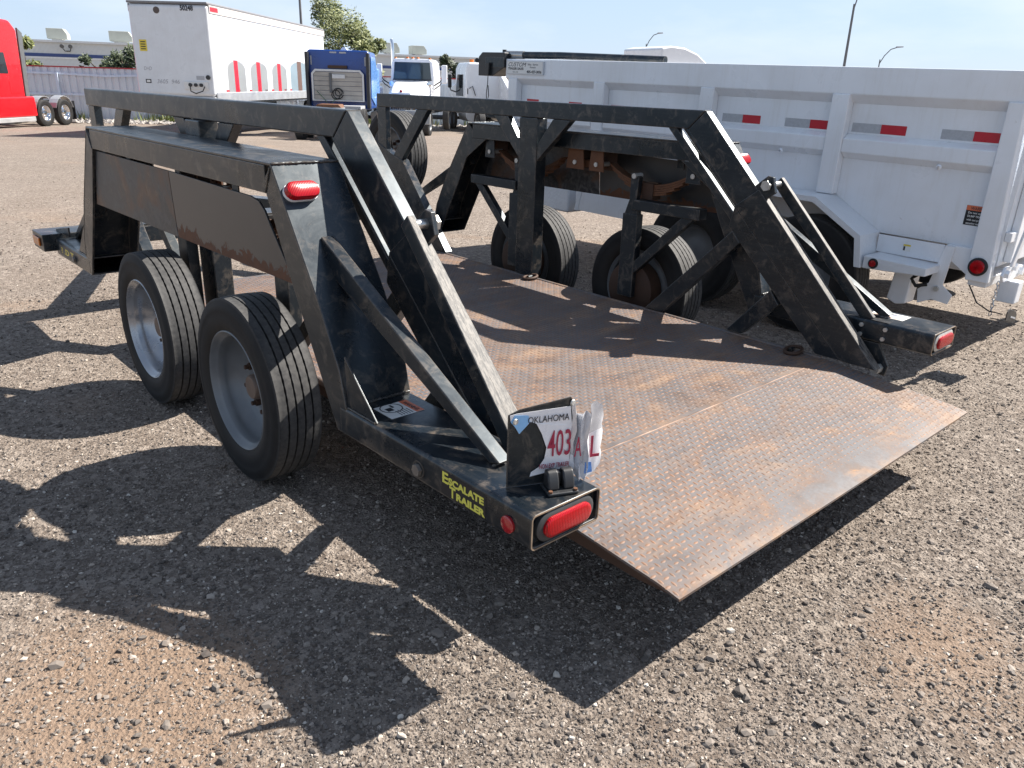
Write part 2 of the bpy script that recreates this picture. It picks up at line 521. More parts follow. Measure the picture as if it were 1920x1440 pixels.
M['label_orange'] = simple('orange_label', (0.68, 0.16, 0.07), 0.5, 0, 0.08, 40)
M['label_yellow'] = simple('yellow_label', (0.72, 0.56, 0.06), 0.5, 0, 0.08, 40)
M['ink'] = simple('dark_ink', (0.02, 0.022, 0.03), 0.6, 0, 0.1, 40)
M['ink_plate'] = simple('plate_red_ink', (0.36, 0.02, 0.06), 0.45, 0, 0.1, 40)
M['ink_blue'] = simple('plate_blue_ink', (0.08, 0.22, 0.55), 0.45, 0, 0.3, 60)
M['plate_sky'] = simple('plate_sky_blue', (0.25, 0.50, 0.80), 0.4, 0, 0.1, 40)
M['plate_metal'] = simple('plate_bare_aluminium', (0.66, 0.67, 0.70), 0.25, 0.35, 0.1, 30)
M['plate_white'] = simple('plate_white', (0.78, 0.78, 0.80), 0.3, 0.05, 0.04, 30)
def diamond_white():
    mt, nt, b = newmat('white_tread_plate')
    v = objvec(nt)
    n1 = noise(nt, 3, 3, 0.5, 0, v)
    nt.links.new(mixc(nt, n1, (0.66, 0.68, 0.71), (0.76, 0.78, 0.80)), b.inputs['Base Color'])
    b.inputs['Roughness'].default_value = 0.3
    w = N(nt, 'ShaderNodeTexVoronoi', Scale=42.0); nt.links.new(v, w.inputs['Vector'])
    bump(nt, b, w.outputs['Distance'], 0.5, 0.004)
    return mt
M['white_tread'] = diamond_white()
M['grommet'] = simple('grey_rubber', (0.04, 0.041, 0.043), 0.5, 0, 0.2, 20)
M['bolt_brown'] = simple('dull_bolt', (0.20, 0.18, 0.16), 0.5, 0.4, 0.3, 40)

# ------------------------------------------------------------------ ground
def ground_mat():
    mt, nt, b = newmat('gravel_yard')
    v = objvec(nt)
    vo = N(nt, 'ShaderNodeTexVoronoi', Scale=95.0, Randomness=1.0); nt.links.new(v, vo.inputs['Vector'])
    vo2 = N(nt, 'ShaderNodeTexVoronoi', Scale=38.0, Randomness=1.0); nt.links.new(v, vo2.inputs['Vector'])
    s1 = N(nt, 'ShaderNodeSeparateColor'); nt.links.new(vo.outputs['Color'], s1.inputs['Color'])
    s2 = N(nt, 'ShaderNodeSeparateColor'); nt.links.new(vo2.outputs['Color'], s2.inputs['Color'])
    at = N(nt, 'ShaderNodeVertexColor', layer_name='dirt')
    sd = N(nt, 'ShaderNodeSeparateColor'); nt.links.new(at.outputs['Color'], sd.inputs['Color'])
    pn = noise(nt, 6.0, 6, 0.65, 0.5, v)
    pa = N(nt, 'ShaderNodeMath', operation='MULTIPLY_ADD'); nt.links.new(pn, pa.inputs[0]); pa.inputs[1].default_value = 0.5; nt.links.new(sd.outputs['Red'], pa.inputs[2])
    patch = pa.outputs[0]
    big = noise(nt, 0.11, 4, 0.55, 0.4, v)
    fine = noise(nt, 180, 4, 0.7, 0, v)
    peb = mixc(nt, s1.outputs['Red'], (0.070, 0.064, 0.060), (0.296, 0.267, 0.244))
    peb2 = mixc(nt, s2.outputs['Green'], (0.093, 0.084, 0.078), (0.348, 0.315, 0.287))
    c = mixc(nt, mrange(nt, s2.outputs['Red'], 0.55, 0.6), peb, peb2)
    dirt = mixc(nt, fine, (0.191, 0.133, 0.097), (0.348, 0.251, 0.185))
    c = mixc(nt, mrange(nt, patch, 0.55, 1.1, 0.20, 0.85), c, dirt)
    c = mixc(nt, mrange(nt, big, 0.4, 0.65, 0.0, 0.22), c, (0.336, 0.267, 0.223))
    # far away the pebbles melt into one tone
    tone = noise(nt, 1.1, 5, 0.6, 0.6, v)
    c = mixc(nt, mrange(nt, tone, 0.35, 0.65, 0.45, 0.0), c, (0.72, 0.68, 0.64), 'MULTIPLY')
    c = mixc(nt, 1.0, c, (1.02, 1.0, 0.955), 'MULTIPLY')
    nt.links.new(c, b.inputs['Base Color'])
    b.inputs['Roughness'].default_value = 0.92
    b.inputs['Specular IOR Level'].default_value = 0.25
    h = N(nt, 'ShaderNodeMath', operation='ADD')
    nt.links.new(vo.outputs['Distance'], h.inputs[0]); nt.links.new(fine, h.inputs[1])
    bump(nt, b, h.outputs[0], 0.75, 0.009)
    return mt
M['ground'] = ground_mat()
def hashnoise(x, y, s):
    return (np.sin(x * s * 1.3 + 1.7 * np.sin(y * s * 0.9)) + np.sin(y * s * 1.1 + 2.1 * np.sin(x * s * 0.7 + 1.3)) + 2) / 4
def dirtmask(x, y):
    """0 = full gravel, 1 = bare dirt"""
    a = hashnoise(x, y, 1.15) * 0.55 + hashnoise(x + 3.1, y - 1.7, 2.9) * 0.45
    near = np.exp(-((x - 0.28) ** 2 / 0.22 + (y - 1.75) ** 2 / 0.55)) * 0.45 + np.exp(-((x - 2.3) ** 2 / 0.5 + (y - 0.55) ** 2 / 0.12)) * 0.25
    return np.clip((a + near - 0.54) * 1.9, 0, 1)
def build_ground():
    rs = [0.0] + list(np.geomspace(0.6, 420, 130))
    n = 240
    mb = MB()
    mb.v.append(Vector((0, 0, 0)))
    for r in rs[1:]:
        for i in range(n):
            t = 2 * math.pi * i / n
            x, y = r * math.cos(t), r * math.sin(t)
            z = terrain(x, y) + (0.012 * math.sin(x * 1.7 + 0.4) * math.sin(y * 1.3) if r > 7 else 0)
            mb.v.append(Vector((x, y, z)))
    for i in range(n):
        mb.f.append((0, 1 + i, 1 + (i + 1) % n))
    for k in range(len(rs) - 2):
        a, c = 1 + k * n, 1 + (k + 1) * n
        for i in range(n):
            j = (i + 1) % n
            mb.f.append((a + i, c + i, c + j, a + j))
    o = mb.build('ground', M['ground'], smooth=60, recalc=False)
    co = np.array([v[:] for v in mb.v]); dm = dirtmask(co[:, 0], co[:, 1])
    ca = o.data.color_attributes.new('dirt', 'FLOAT_COLOR', 'POINT')
    ca.data.foreach_set('color', np.stack([dm, dm, dm, np.ones_like(dm)], 1).astype(np.float32).ravel())
    o['kind'] = 'structure'
    o['label'] = 'grey brown gravel yard with patches of bare reddish dirt'
    return o
ground = build_ground()

def stone_mat():
    mt, nt, b = newmat('crushed_stone')
    gi = N(nt, 'ShaderNodeNewGeometry')
    ramp = N(nt, 'ShaderNodeValToRGB')
    e = ramp.color_ramp.elements
    e[0].position = 0.0; e[0].color = (0.064, 0.060, 0.060, 1)
    e[1].position = 1.0; e[1].color = (0.66, 0.63, 0.59, 1)
    for p, cl in ((0.35, (0.133, 0.121, 0.114, 1)), (0.62, (0.226, 0.204, 0.188, 1)), (0.82, (0.331, 0.296, 0.270, 1)), (0.94, (0.464, 0.414, 0.371, 1))):
        q = e.new(p); q.color = cl
    nt.links.new(gi.outputs['Random Per Island'], ramp.inputs['Fac'])
    v = objvec(nt)
    f = noise(nt, 120, 4, 0.6, 0, v)
    cc = mixc(nt, mrange(nt, f, 0.3, 0.7, 0, 0.35), ramp.outputs['Color'], (0.15, 0.112, 0.088))
    big = noise(nt, 1.1, 5, 0.6, 0.6, v)
    cc = mixc(nt, mrange(nt, big, 0.35, 0.65, 0.45, 0.0), cc, (0.72, 0.68, 0.64), 'MULTIPLY')
    cc = mixc(nt, mrange(nt, big, 0.48, 0.72, 0.0, 0.45), cc, (0.25, 0.185, 0.14))
    cc = mixc(nt, 1.0, cc, (1.02, 1.0, 0.955), 'MULTIPLY')
    nt.links.new(cc, b.inputs['Base Color'])
    b.inputs['Roughness'].default_value = 0.85
    b.inputs['Specular IOR Level'].default_value = 0.3
    return mt
M['stone'] = stone_mat()
OCT = (np.array([(1, 0, 0), (-1, 0, 0), (0, 1, 0), (0, -1, 0), (0, 0, 1), (0, 0, -1)], float),
       np.array([(0, 2, 4), (2, 1, 4), (1, 3, 4), (3, 0, 4), (2, 0, 5), (1, 2, 5), (3, 1, 5), (0, 3, 5)]))
_p = (1 + 5 ** .5) / 2
ICO = (np.array([(-1, _p, 0), (1, _p, 0), (-1, -_p, 0), (1, -_p, 0), (0, -1, _p), (0, 1, _p), (0, -1, -_p), (0, 1, -_p), (_p, 0, -1), (_p, 0, 1), (-_p, 0, -1), (-_p, 0, 1)]) / 1.9,
       np.array([(0, 11, 5), (0, 5, 1), (0, 1, 7), (0, 7, 10), (0, 10, 11), (1, 5, 9), (5, 11, 4), (11, 10, 2), (10, 7, 6), (7, 1, 8), (3, 9, 4), (3, 4, 2), (3, 2, 6), (3, 6, 8), (3, 8, 9), (4, 9, 5), (2, 4, 11), (6, 2, 10), (8, 6, 7), (9, 8, 1)]))
def stones_mesh(name, xy, size, shape=OCT):
    k = len(xy)
    base, TRI = shape
    nv = len(base)
    v = np.repeat(base[None], k, 0) * 0.58
    v = v + rng.uniform(-0.24 if nv == 6 else -0.17, 0.24 if nv == 6 else 0.17, v.shape)
    v *= (size[:, None] * np.stack([rng.uniform(0.85, 1.35, k), rng.uniform(0.65, 1.0, k), rng.uniform(0.45, 0.85, k)], 1))[:, None, :]
    t = rng.uniform(0, 6.283, k); c, s = np.cos(t)[:, None], np.sin(t)[:, None]
    tl = rng.normal(0, 0.35, k); ct, st = np.cos(tl)[:, None], np.sin(tl)[:, None]
    x, y, z = v[..., 0], v[..., 1], v[..., 2]
    y, z = y * ct - z * st, y * st + z * ct
    x, y = x * c - y * s, x * s + y * c
    r = np.hypot(xy[:, 0], xy[:, 1])
    gz = -0.02 * np.clip(r - 6.0, 0, 34)
    v = np.stack([x + xy[:, :1], y + xy[:, 1:2], z + (size * 0.13)[:, None] + gz[:, None]], -1).reshape(-1, 3)
    f = (TRI[None] + (np.arange(k) * nv)[:, None, None]).reshape(-1, 3)
    me = bpy.data.meshes.new(name)
    me.vertices.add(len(v)); me.vertices.foreach_set('co', v.astype(np.float32).ravel())
    me.loops.add(f.size); me.loops.foreach_set('vertex_index', f.astype(np.int32).ravel())
    me.polygons.add(len(f)); me.polygons.foreach_set('loop_start', np.arange(0, f.size, 3, dtype=np.int32))
    me.polygons.foreach_set('loop_total', np.full(len(f), 3, np.int32))
    me.polygons.foreach_set('use_smooth', np.zeros(len(f), bool))
    me.update(); me.validate()
    me.materials.append(M['stone'])
    return me
def scatter(n, r0, r1, power, a0=-5, a1=90):
    r = r0 * (r1 / r0) ** (rng.uniform(0, 1, n) ** power)
    az = np.radians(rng.uniform(a0, a1, n))          # from +Y towards +X
    return np.stack([r * np.sin(az), r * np.cos(az)], 1)
xy = np.concatenate([scatter(200000, 0.85, 6.5, 0.85), scatter(26000, 4.5, 16, 1.0)])
keep = rng.uniform(0, 1, len(xy)) < 1.0 - 0.62 * dirtmask(xy[:, 0], xy[:, 1])
xy = xy[keep]
rr = np.hypot(xy[:, 0], xy[:, 1])
sz = np.clip(rng.lognormal(math.log(0.0046), 0.40, len(xy)), 0.003, 0.014) * np.clip(0.8 + rr * 0.10, 0.85, 1.9)
gravel = bpy.data.objects.new('gravel', stones_mesh('gravel', xy, sz))
COL.objects.link(gravel)
gravel['kind'] = 'stuff'; gravel['label'] = 'fine crushed gravel scattered over the yard'
gravel['category'] = 'gravel'
xy = scatter(15000, 0.9, 9.0, 0.9)
sz = np.clip(rng.lognormal(math.log(0.0100), 0.34, len(xy)), 0.007, 0.024)
pebbles = bpy.data.objects.new('pebbles', stones_mesh('pebbles', xy, sz, ICO))
COL.objects.link(pebbles)
pebbles['kind'] = 'stuff'; pebbles['label'] = 'coarser pebbles strewn among the fine gravel'
pebbles['category'] = 'pebbles'
# the stones that stand out, one by one
smesh = [stones_mesh('stone', np.zeros((1, 2)), np.array([1.0]), ICO) for _ in range(14)]
pts = np.concatenate([scatter(230, 1.0, 3.2, 0.9, 5, 85), scatter(70, 3.0, 6.5, 1.0, -2, 88)])
for i, (x, y) in enumerate(pts):
    o = bpy.data.objects.new('stone', smesh[i % 14])
    s_ = min(0.036, random.lognormvariate(math.log(0.0175), 0.30)) * (1.0 if i < 230 else 1.3)
    o.scale = (s_, s_, s_); o.rotation_euler = (random.uniform(-.3, .3), random.uniform(-.3, .3), random.uniform(0, 6.28))
    o.location = (x, y, terrain(x, y))
    COL.objects.link(o); o.parent = ground

# ------------------------------------------------------------------ the lift deck trailer
CX = 2.5
trailer = thing('equipment_trailer', 'black low lift-deck equipment trailer with rusty diamond plate deck and raised side frames', 'trailer', (CX, 3.4, 0))
TORG = ORG.copy()

# --- wheels: meshes are made once and shared
def tyre_mesh(R=0.366, w=0.19, bead=0.231, ribs=5, n=132, gd=0.013, gw=0.0075):
    k = w / 0.19; hs = R - bead
    prof, col = [], []
    side = [(0.076, 0.0), (0.090, 0.10), (0.0965, 0.28), (0.0985, 0.45), (0.0955, 0.62), (0.0965, 0.64), (0.0925, 0.76), (0.0885, 0.86), (0.0868, 0.885), (0.0862, 0.94), (0.0835, 0.975)]
    for a, h in side: prof.append((-a * k, bead + hs * h)); col.append(0.0 if h < 0.9 else 0.4)
    T = 0.081 * k
    rib = 2 * T / ribs
    zig = []
    for i in range(ribs):
        a0, a1 = -T + i * rib, -T + (i + 1) * rib
        cr = lambda a: R - 0.0045 * (a / T) ** 2
        g = gw / 2
        s0 = a0 + (g if i else 0); s1 = a1 - (g if i < ribs - 1 else 0)
        prof += [(s0, cr(s0)), ((s0 + s1) / 2, cr((s0 + s1) / 2)), (s1, cr(s1))]; col += [1, 1, 1]
        zig += [len(prof) - 3, len(prof) - 1]
        if i < ribs - 1:
            prof += [(s1 + 0.0012, R - gd), (a1 + g - 0.0012, R - gd)]; col += [0, 0]
    for a, h in reversed(side): prof.append((a * k, bead + hs * h)); col.append(0.0 if h < 0.9 else 0.4)
    prof += [(0.06 * k, bead + 0.006), (-0.06 * k, bead + 0.006)]; col += [0, 0]
    mb = MB().lathe(prof, (0, 0, 0), 'x', n)
    m_ = len(prof)
    for i in range(n):
        dz_ = 0.0007 if i % 2 else -0.0007
        for zk in zig[1:-1]:
            mb.v[i * m_ + zk].x += dz_ * (1 if zk % 2 else -1)
    me = bpy.data.meshes.new('tyre')
    me.from_pydata([tuple(v) for v in mb.v], [], mb.f)
    bm = bmesh.new(); bm.from_mesh(me); bmesh.ops.recalc_face_normals(bm, faces=bm.faces); bm.to_mesh(me); bm.free()
    ca = me.color_attributes.new('tread', 'FLOAT_COLOR', 'POINT')
    du = [max(0.0, 1 - (r - bead) / (hs * .42)) for _, r in prof]
    ca.data.foreach_set('color', np.array([(c, g, 0, 1) for _ in range(n) for c, g in zip(col, du)], np.float32).ravel())
    me.polygons.foreach_set('use_smooth', [True] * len(me.polygons))
    me.set_sharp_from_angle(angle=math.radians(38))
    me.materials.append(M['tyre'])
    return me
def mesh_of(mb, name, mat, smooth=40):
    me = bpy.data.meshes.new(name)
    me.from_pydata([tuple(v) for v in mb.v], [], mb.f)
    bm = bmesh.new(); bm.from_mesh(me); bmesh.ops.recalc_face_normals(bm, faces=bm.faces); bm.to_mesh(me); bm.free()
    me.polygons.foreach_set('use_smooth', [True] * len(me.polygons))
    me.set_sharp_from_angle(angle=math.radians(smooth))
    me.materials.append(mat)
    return me
TYRE = tyre_mesh()
RIM_P = [(0.080, 0.241), (0.087, 0.239), (0.089, 0.235), (0.086, 0.231), (0.074, 0.227), (0.066, 0.216), (0.060, 0.212), (0.035, 0.2085), (0.008, 0.205), (-0.004, 0.190), (-0.016, 0.186), (-0.022, 0.172),
         (-0.030, 0.165), (-0.040, 0.135), (-0.042, 0.085), (-0.040, 0.06), (-0.046, 0.06), (-0.046, 0.14), (-0.034, 0.175), (-0.03, 0.196), (-0.03, 0.211), (-0.066, 0.214), (-0.080, 0.235), (-0.074, 0.239), (-0.02, 0.218), (0.06, 0.220)]
RIM = {k: mesh_of(MB().lathe(RIM_P, (0, 0, 0), 'x', 72), 'wheel', M[k], 50) for k in ('rim_grey', 'rim_bright')}
HUB = mesh_of(MB().lathe([(-0.05, 0.001), (-0.05, 0.075), (-0.034, 0.072), (-0.030, 0.052), (0.018, 0.050), (0.026, 0.044), (0.028, 0.001)], (0, 0, 0), 'x', 32, closed=False), 'hub', simple('hub_rusty_grey', (0.16, 0.115, 0.09), 0.55, 0.3, 0.4, 20))
NUT = mesh_of(MB().cyl((-0.042, 0, 0), (-0.012, 0, 0), 0.0155, 6).cyl((-0.012, 0, 0), (0.004, 0, 0), 0.009, 8), 'lug_nut', M['rust_dark'])
DRUM = mesh_of(MB().lathe([(-0.15, 0.03), (-0.15, 0.155), (-0.145, 0.165), (-0.05, 0.165), (-0.05, 0.03)], (0, 0, 0), 'x', 40), 'brake_drum', M['rust_dark'])
def link(name, me, parent, loc=(0, 0, 0), rz=0.0):
    o = bpy.data.objects.new(name, me); COL.objects.link(o)
    o.parent = parent; o.location = loc; o.rotation_euler = (0, 0, rz)
    return o
def wheel(parent, c, side, rim, drum=True, org=None):
    """side -1: outside faces -X"""
    w = link('wheel', RIM[rim], parent, Vector(c) - (TORG if org is None else org), math.pi if side < 0 else 0.0)
    w.rotation_euler.x = random.uniform(0, 6.28)
    link('tyre', TYRE, w); link('hub', HUB, w)
    for i in range(8):
        t = math.pi * (i + .5) / 4
        link('lug_nut', NUT, w, (0, 0.105 * math.cos(t), 0.105 * math.sin(t)))
    if drum: link('brake_drum', DRUM, w)
    return w
WX = {-1: 1.2, 1: 3.79}
WY = {-1: (2.787, 3.800), 1: (2.935, 3.935)}
for s in (-1, 1):
    for i in (0, 1):
        wheel(trailer, (WX[s], WY[s][i], 0.366), s, 'rim_bright' if (s < 0 and i) else 'rim_grey')

# --- side frames (one welded frame each, with its panels and lamps)
OI, OO = 1.094, 1.340           # inner and outer distance from the centre line
YM = 3.43                       # the frame is mirrored front to rear about this
def mirY(p): return (2 * YM - p[0], p[1])
REAR = [(2.427, 1.245), (2.169, 0.85), (2.060, 0.647), (2.03, 0.531), (2.03, 0.436)]
INNR = [(2.095, 0.436), (2.335, 0.86), (2.480, 1.149)]
def thick(poly, t):
    """strip of thickness t to the +y side of a polyline"""
    return poly + [(y + t, z) for y, z in reversed(poly)]
def side_frame(s):
    X = lambda o: CX + s * o
    mb = MB()
    ring_o = rrect(min(X(OI), X(OO)), max(X(OI), X(OO)), 0.432, 0.531, 0.014)
    ring_i = rrect(min(X(OI), X(OO)) + .008, max(X(OI), X(OO)) - .008, 0.440, 0.523, 0.008)
    mb.tubeprofile(ring_o, ring_i, 1.174, 2.07)
    mb.tubeprofile(ring_o, ring_i, 4.78, 5.47)
    mb.box(X(OI) + s * .008, X(OO) - s * .008, 1.190, 1.196, 0.440, 0.523)
    mb.box(X(OI) + s * .008, X(OO) - s * .008, 5.455, 5.461, 0.440, 0.523)
    fl = [(y + .004, z) for y, z in REAR] + INNR + [(2.48, 1.2), (2.44, 1.238)]
    for f in (lambda p: p, mirY):
        poly = [f(p) for p in fl]
        mb.prism(poly, X(OO - .011), X(OO - .001))
        mb.prism(poly, X(OI + .001), X(OI + .011))
        rear = [f(p) for p in thick(REAR[:4], .010)]
        mb.prism(rear, X(OI - .001), X(OO + .001))
    # top channel: lid and two fascias
    mb.box(X(OI - .001), X(OO + .001), 2.428, 2 * YM - 2.428, 1.240, 1.2495)
    mb.box(X(OO - .009), X(OO), 2.478, 2 * YM - 2.478, 1.149, 1.2395)
    mb.box(X(OI), X(OI + .009), 2.478, 2 * YM - 2.478, 1.149, 1.2395)
    # corner plates under the inner fascia
    for f in (lambda p: p, mirY):
        mb.prism([f(p) for p in ((2.47, 1.148), (2.62, 1.148), (2.42, 1.02), (2.40, 1.0))], X(OI + .002), X(OI + .008))
    ring_o_ = ring_o
    fr = mb.build('side_frame', M['black'], trailer, bevel=.0035)
    # diagonal brace from the slanted end down to the beam, both ends; small gusset
    for f in (lambda p: p, mirY):
        a, b = f((2.30, 1.005)), f((1.435, 0.509))
        B = MB()
        o0 = (1.235, 1.212)
        B.bar((X(o0[0]), a[0], a[1] - .012), (X(o0[1]), b[0], b[1] + .0), .046, .085)
        # cut level with the beam
        for v in B.v:
            if v.z < .532: v.z = .532
        B.build('diagonal_brace', M['black'], fr, bevel=.004)
        g = [f(p) for p in ((2.045, .70), (2.034, .533), (1.868, .533))]
        MB().prism(g, X(1.325), X(1.331)).build('gusset', M['black'], fr, bevel=.0015)
    # skirt panels: an older weathered one in front, a newer one behind
    def bot(y): return 0.864 + 0.004 * math.sin((y - 2.4) * 3)
    sx0, sx1 = X(OO - .024), X(OO - .016)
    MB().prism([(4.508, bot(4.3)), (4.388, 1.138), (3.405, 1.134), (3.38, bot(3.38))], sx0, sx1).build('skirt_panel', M['panel_old'], fr, bevel=.002)['label'] = 'weathered front half of the skirt'
    MB().prism([(3.374, bot(3.38)), (3.40, 1.134), (2.64, 1.122), (2.575, 1.112), (2.535, 1.085), (2.50, 1.04), (2.356, 0.875), (2.362, bot(2.5))], sx0, sx1).build('skirt_panel', M['panel_new'], fr, bevel=.002)['label'] = 'plain rear half with rusted lower edge'
    # tie tabs that hold the panels
    for y in (2.75, 3.3, 3.9, 4.25):
        MB().box(X(OO - .03), X(OO - .0245), y, y + .05, 1.08, 1.22).build('panel_tab', M['black_inner'], fr)
    # red side marker on the slanted end
    n = Vector((0, -(1.245 - .85), (2.427 - 2.169))).normalized()
    up = Vector((0, 2.427 - 2.169, 1.245 - .85)).normalized()
    c = Vector((X(1.274), 2.370, 1.158))
    def pill(mb, c, ax, up, n, hw, hh, t0, t1, dome=0.0, k=10):
        pts = []
        r = hh
        for sx, a0 in ((1, -90), (-1, 90)):
            for i in range(k):
                t = math.radians(a0 + 180 * i / (k - 1))
                pts.append((sx * (hw - r) + r * math.cos(t), r * math.sin(t)))
        ax = Vector(ax)
        nn = len(pts)
        b0 = len(mb.v)
        lay = [(t0, 1.0), (t1 - dome * .45, 1.0), (t1 - dome * .12, .90), (t1, .68)] if dome else [(t0, 1.0), (t1, 1.0)]
        for t, kf in lay:
            for (px_, py_) in pts:
                qx = px_ * kf if abs(px_) <= hw - r else math.copysign(hw - r, px_) + (px_ - math.copysign(hw - r, px_)) * kf
                mb.v.append(c + ax * qx + up * (py_ * kf) + n * t)
        for l in range(len(lay) - 1):
            for i in range(nn):
                j = (i + 1) % nn
                mb.f.append((b0 + l * nn + i, b0 + l * nn + j, b0 + (l + 1) * nn + j, b0 + (l + 1) * nn + i))
        mb.f.append(tuple(b0 + i for i in range(nn)))
        mb.f.append(tuple(b0 + (len(lay) - 1) * nn + i for i in range(nn)))
        return mb
    pill(MB(), c, (1, 0, 0), up, n, .060, .030, -.002, .010).build('marker_lamp_base', M['plate_white'], fr, smooth=40)
    pill(MB(), c, (1, 0, 0), up, n, .058, .029, .0102, .036, .02).build('marker_lamp_lens', M['red_lens'], fr, smooth=40)
    # tail lamp in the open end of the beam
    c = Vector((X(1.217 if s < 0 else 1.22), 1.189, .4815))
    gm = MB(); pill(gm, c, (1, 0, 0), Vector((0, 0, 1)), Vector((0, -1, 0)), .103, .0405, 0, .017, .008)
    gm.build('tail_lamp_grommet', M['grommet'] if s < 0 else M['zinc'], fr, smooth=40)
    lm = MB(); pill(lm, c, (1, 0, 0), Vector((0, 0, 1)), Vector((0, -1, 0)), .084, .0285, .0172, .028, .010)
    lm.build('tail_lamp_lens', M['red_lens'], fr, smooth=40)
    ring_e = rrect(min(X(OI), X(OO)) + .0035, max(X(OI), X(OO)) - .0035, 0.4355, 0.5275, 0.011)
    MB().tubeprofile(ring_o, ring_e, 1.1722, 1.1738).build('beam_end_edge', M['edge_rust'], fr)
    # outer bolt, reflector, front marker
    for y in (1.640, 2 * YM - 1.79):
        MB().cyl((X(OO - .002), y, .474), (X(OO + .003), y, .474), .027, 24).build('pivot_washer', M['black_inner'], fr, smooth=30)
        MB().cyl((X(OO + .003), y, .474), (X(OO + .014), y, .474), .0185, 6).build('pivot_bolt', M['bolt_brown'], fr, smooth=30)
    MB().lathe([(0, .0005), (0, .0235), (.006, .0235), (.0085, .020), (.0092, .0005)], (X(OO + .0005), 1.256, .474), 'x', 28, sgn=s, closed=False).build('side_reflector', M['red_reflector'], fr, smooth=40)
    MB().box(X(OO - .06), X(OO - .19), 5.470, 5.486, .462, .508).build('front_marker_lens', M['amber_lens'], fr, bevel=.006)
    return fr
frames = {s: side_frame(s) for s in (-1, 1)}
def weld(p, q, parent, r=.0042, mat=None):
    p, q = Vector(p), Vector(q); L = (q - p).length; k = max(6, int(L / .006))
    pts_ = [p.lerp(q, i / k) + Vector((random.uniform(-1, 1), random.uniform(-1, 1), random.uniform(-1, 1))) * .0008 for i in range(k + 1)]
    return MB().tube(pts_, [r * (1.18 if i % 2 else .86) * random.uniform(.9, 1.12) for i in range(k + 1)], 6).build('weld_bead', mat or M['black'], parent, smooth=60)
for s in (-1, 1):
    X = lambda o: CX + s * o
    for f in (lambda y: y, lambda y: 2 * YM - y):
        weld((X(1.096), f(2.426), 1.2475), (X(1.338), f(2.426), 1.2475), frames[s])
        weld((X(OO + .0005), f(2.482), 1.150), (X(OO + .0005), f(2.436), 1.236), frames[s], .0035)
        weld((X(1.188), f(1.440), .533), (X(1.188), f(1.56), .533), frames[s], .004, M['worn'])
        weld((X(1.186), f(1.436), .533), (X(1.238), f(1.436), .533), frames[s], .004, M['worn'])
        weld((X(1.334), f(2.036), .533), (X(1.334), f(1.872), .533), frames[s], .003)
        weld((X(1.10), f(2.028), .534), (X(1.325), f(2.028), .534), frames[s], .005)

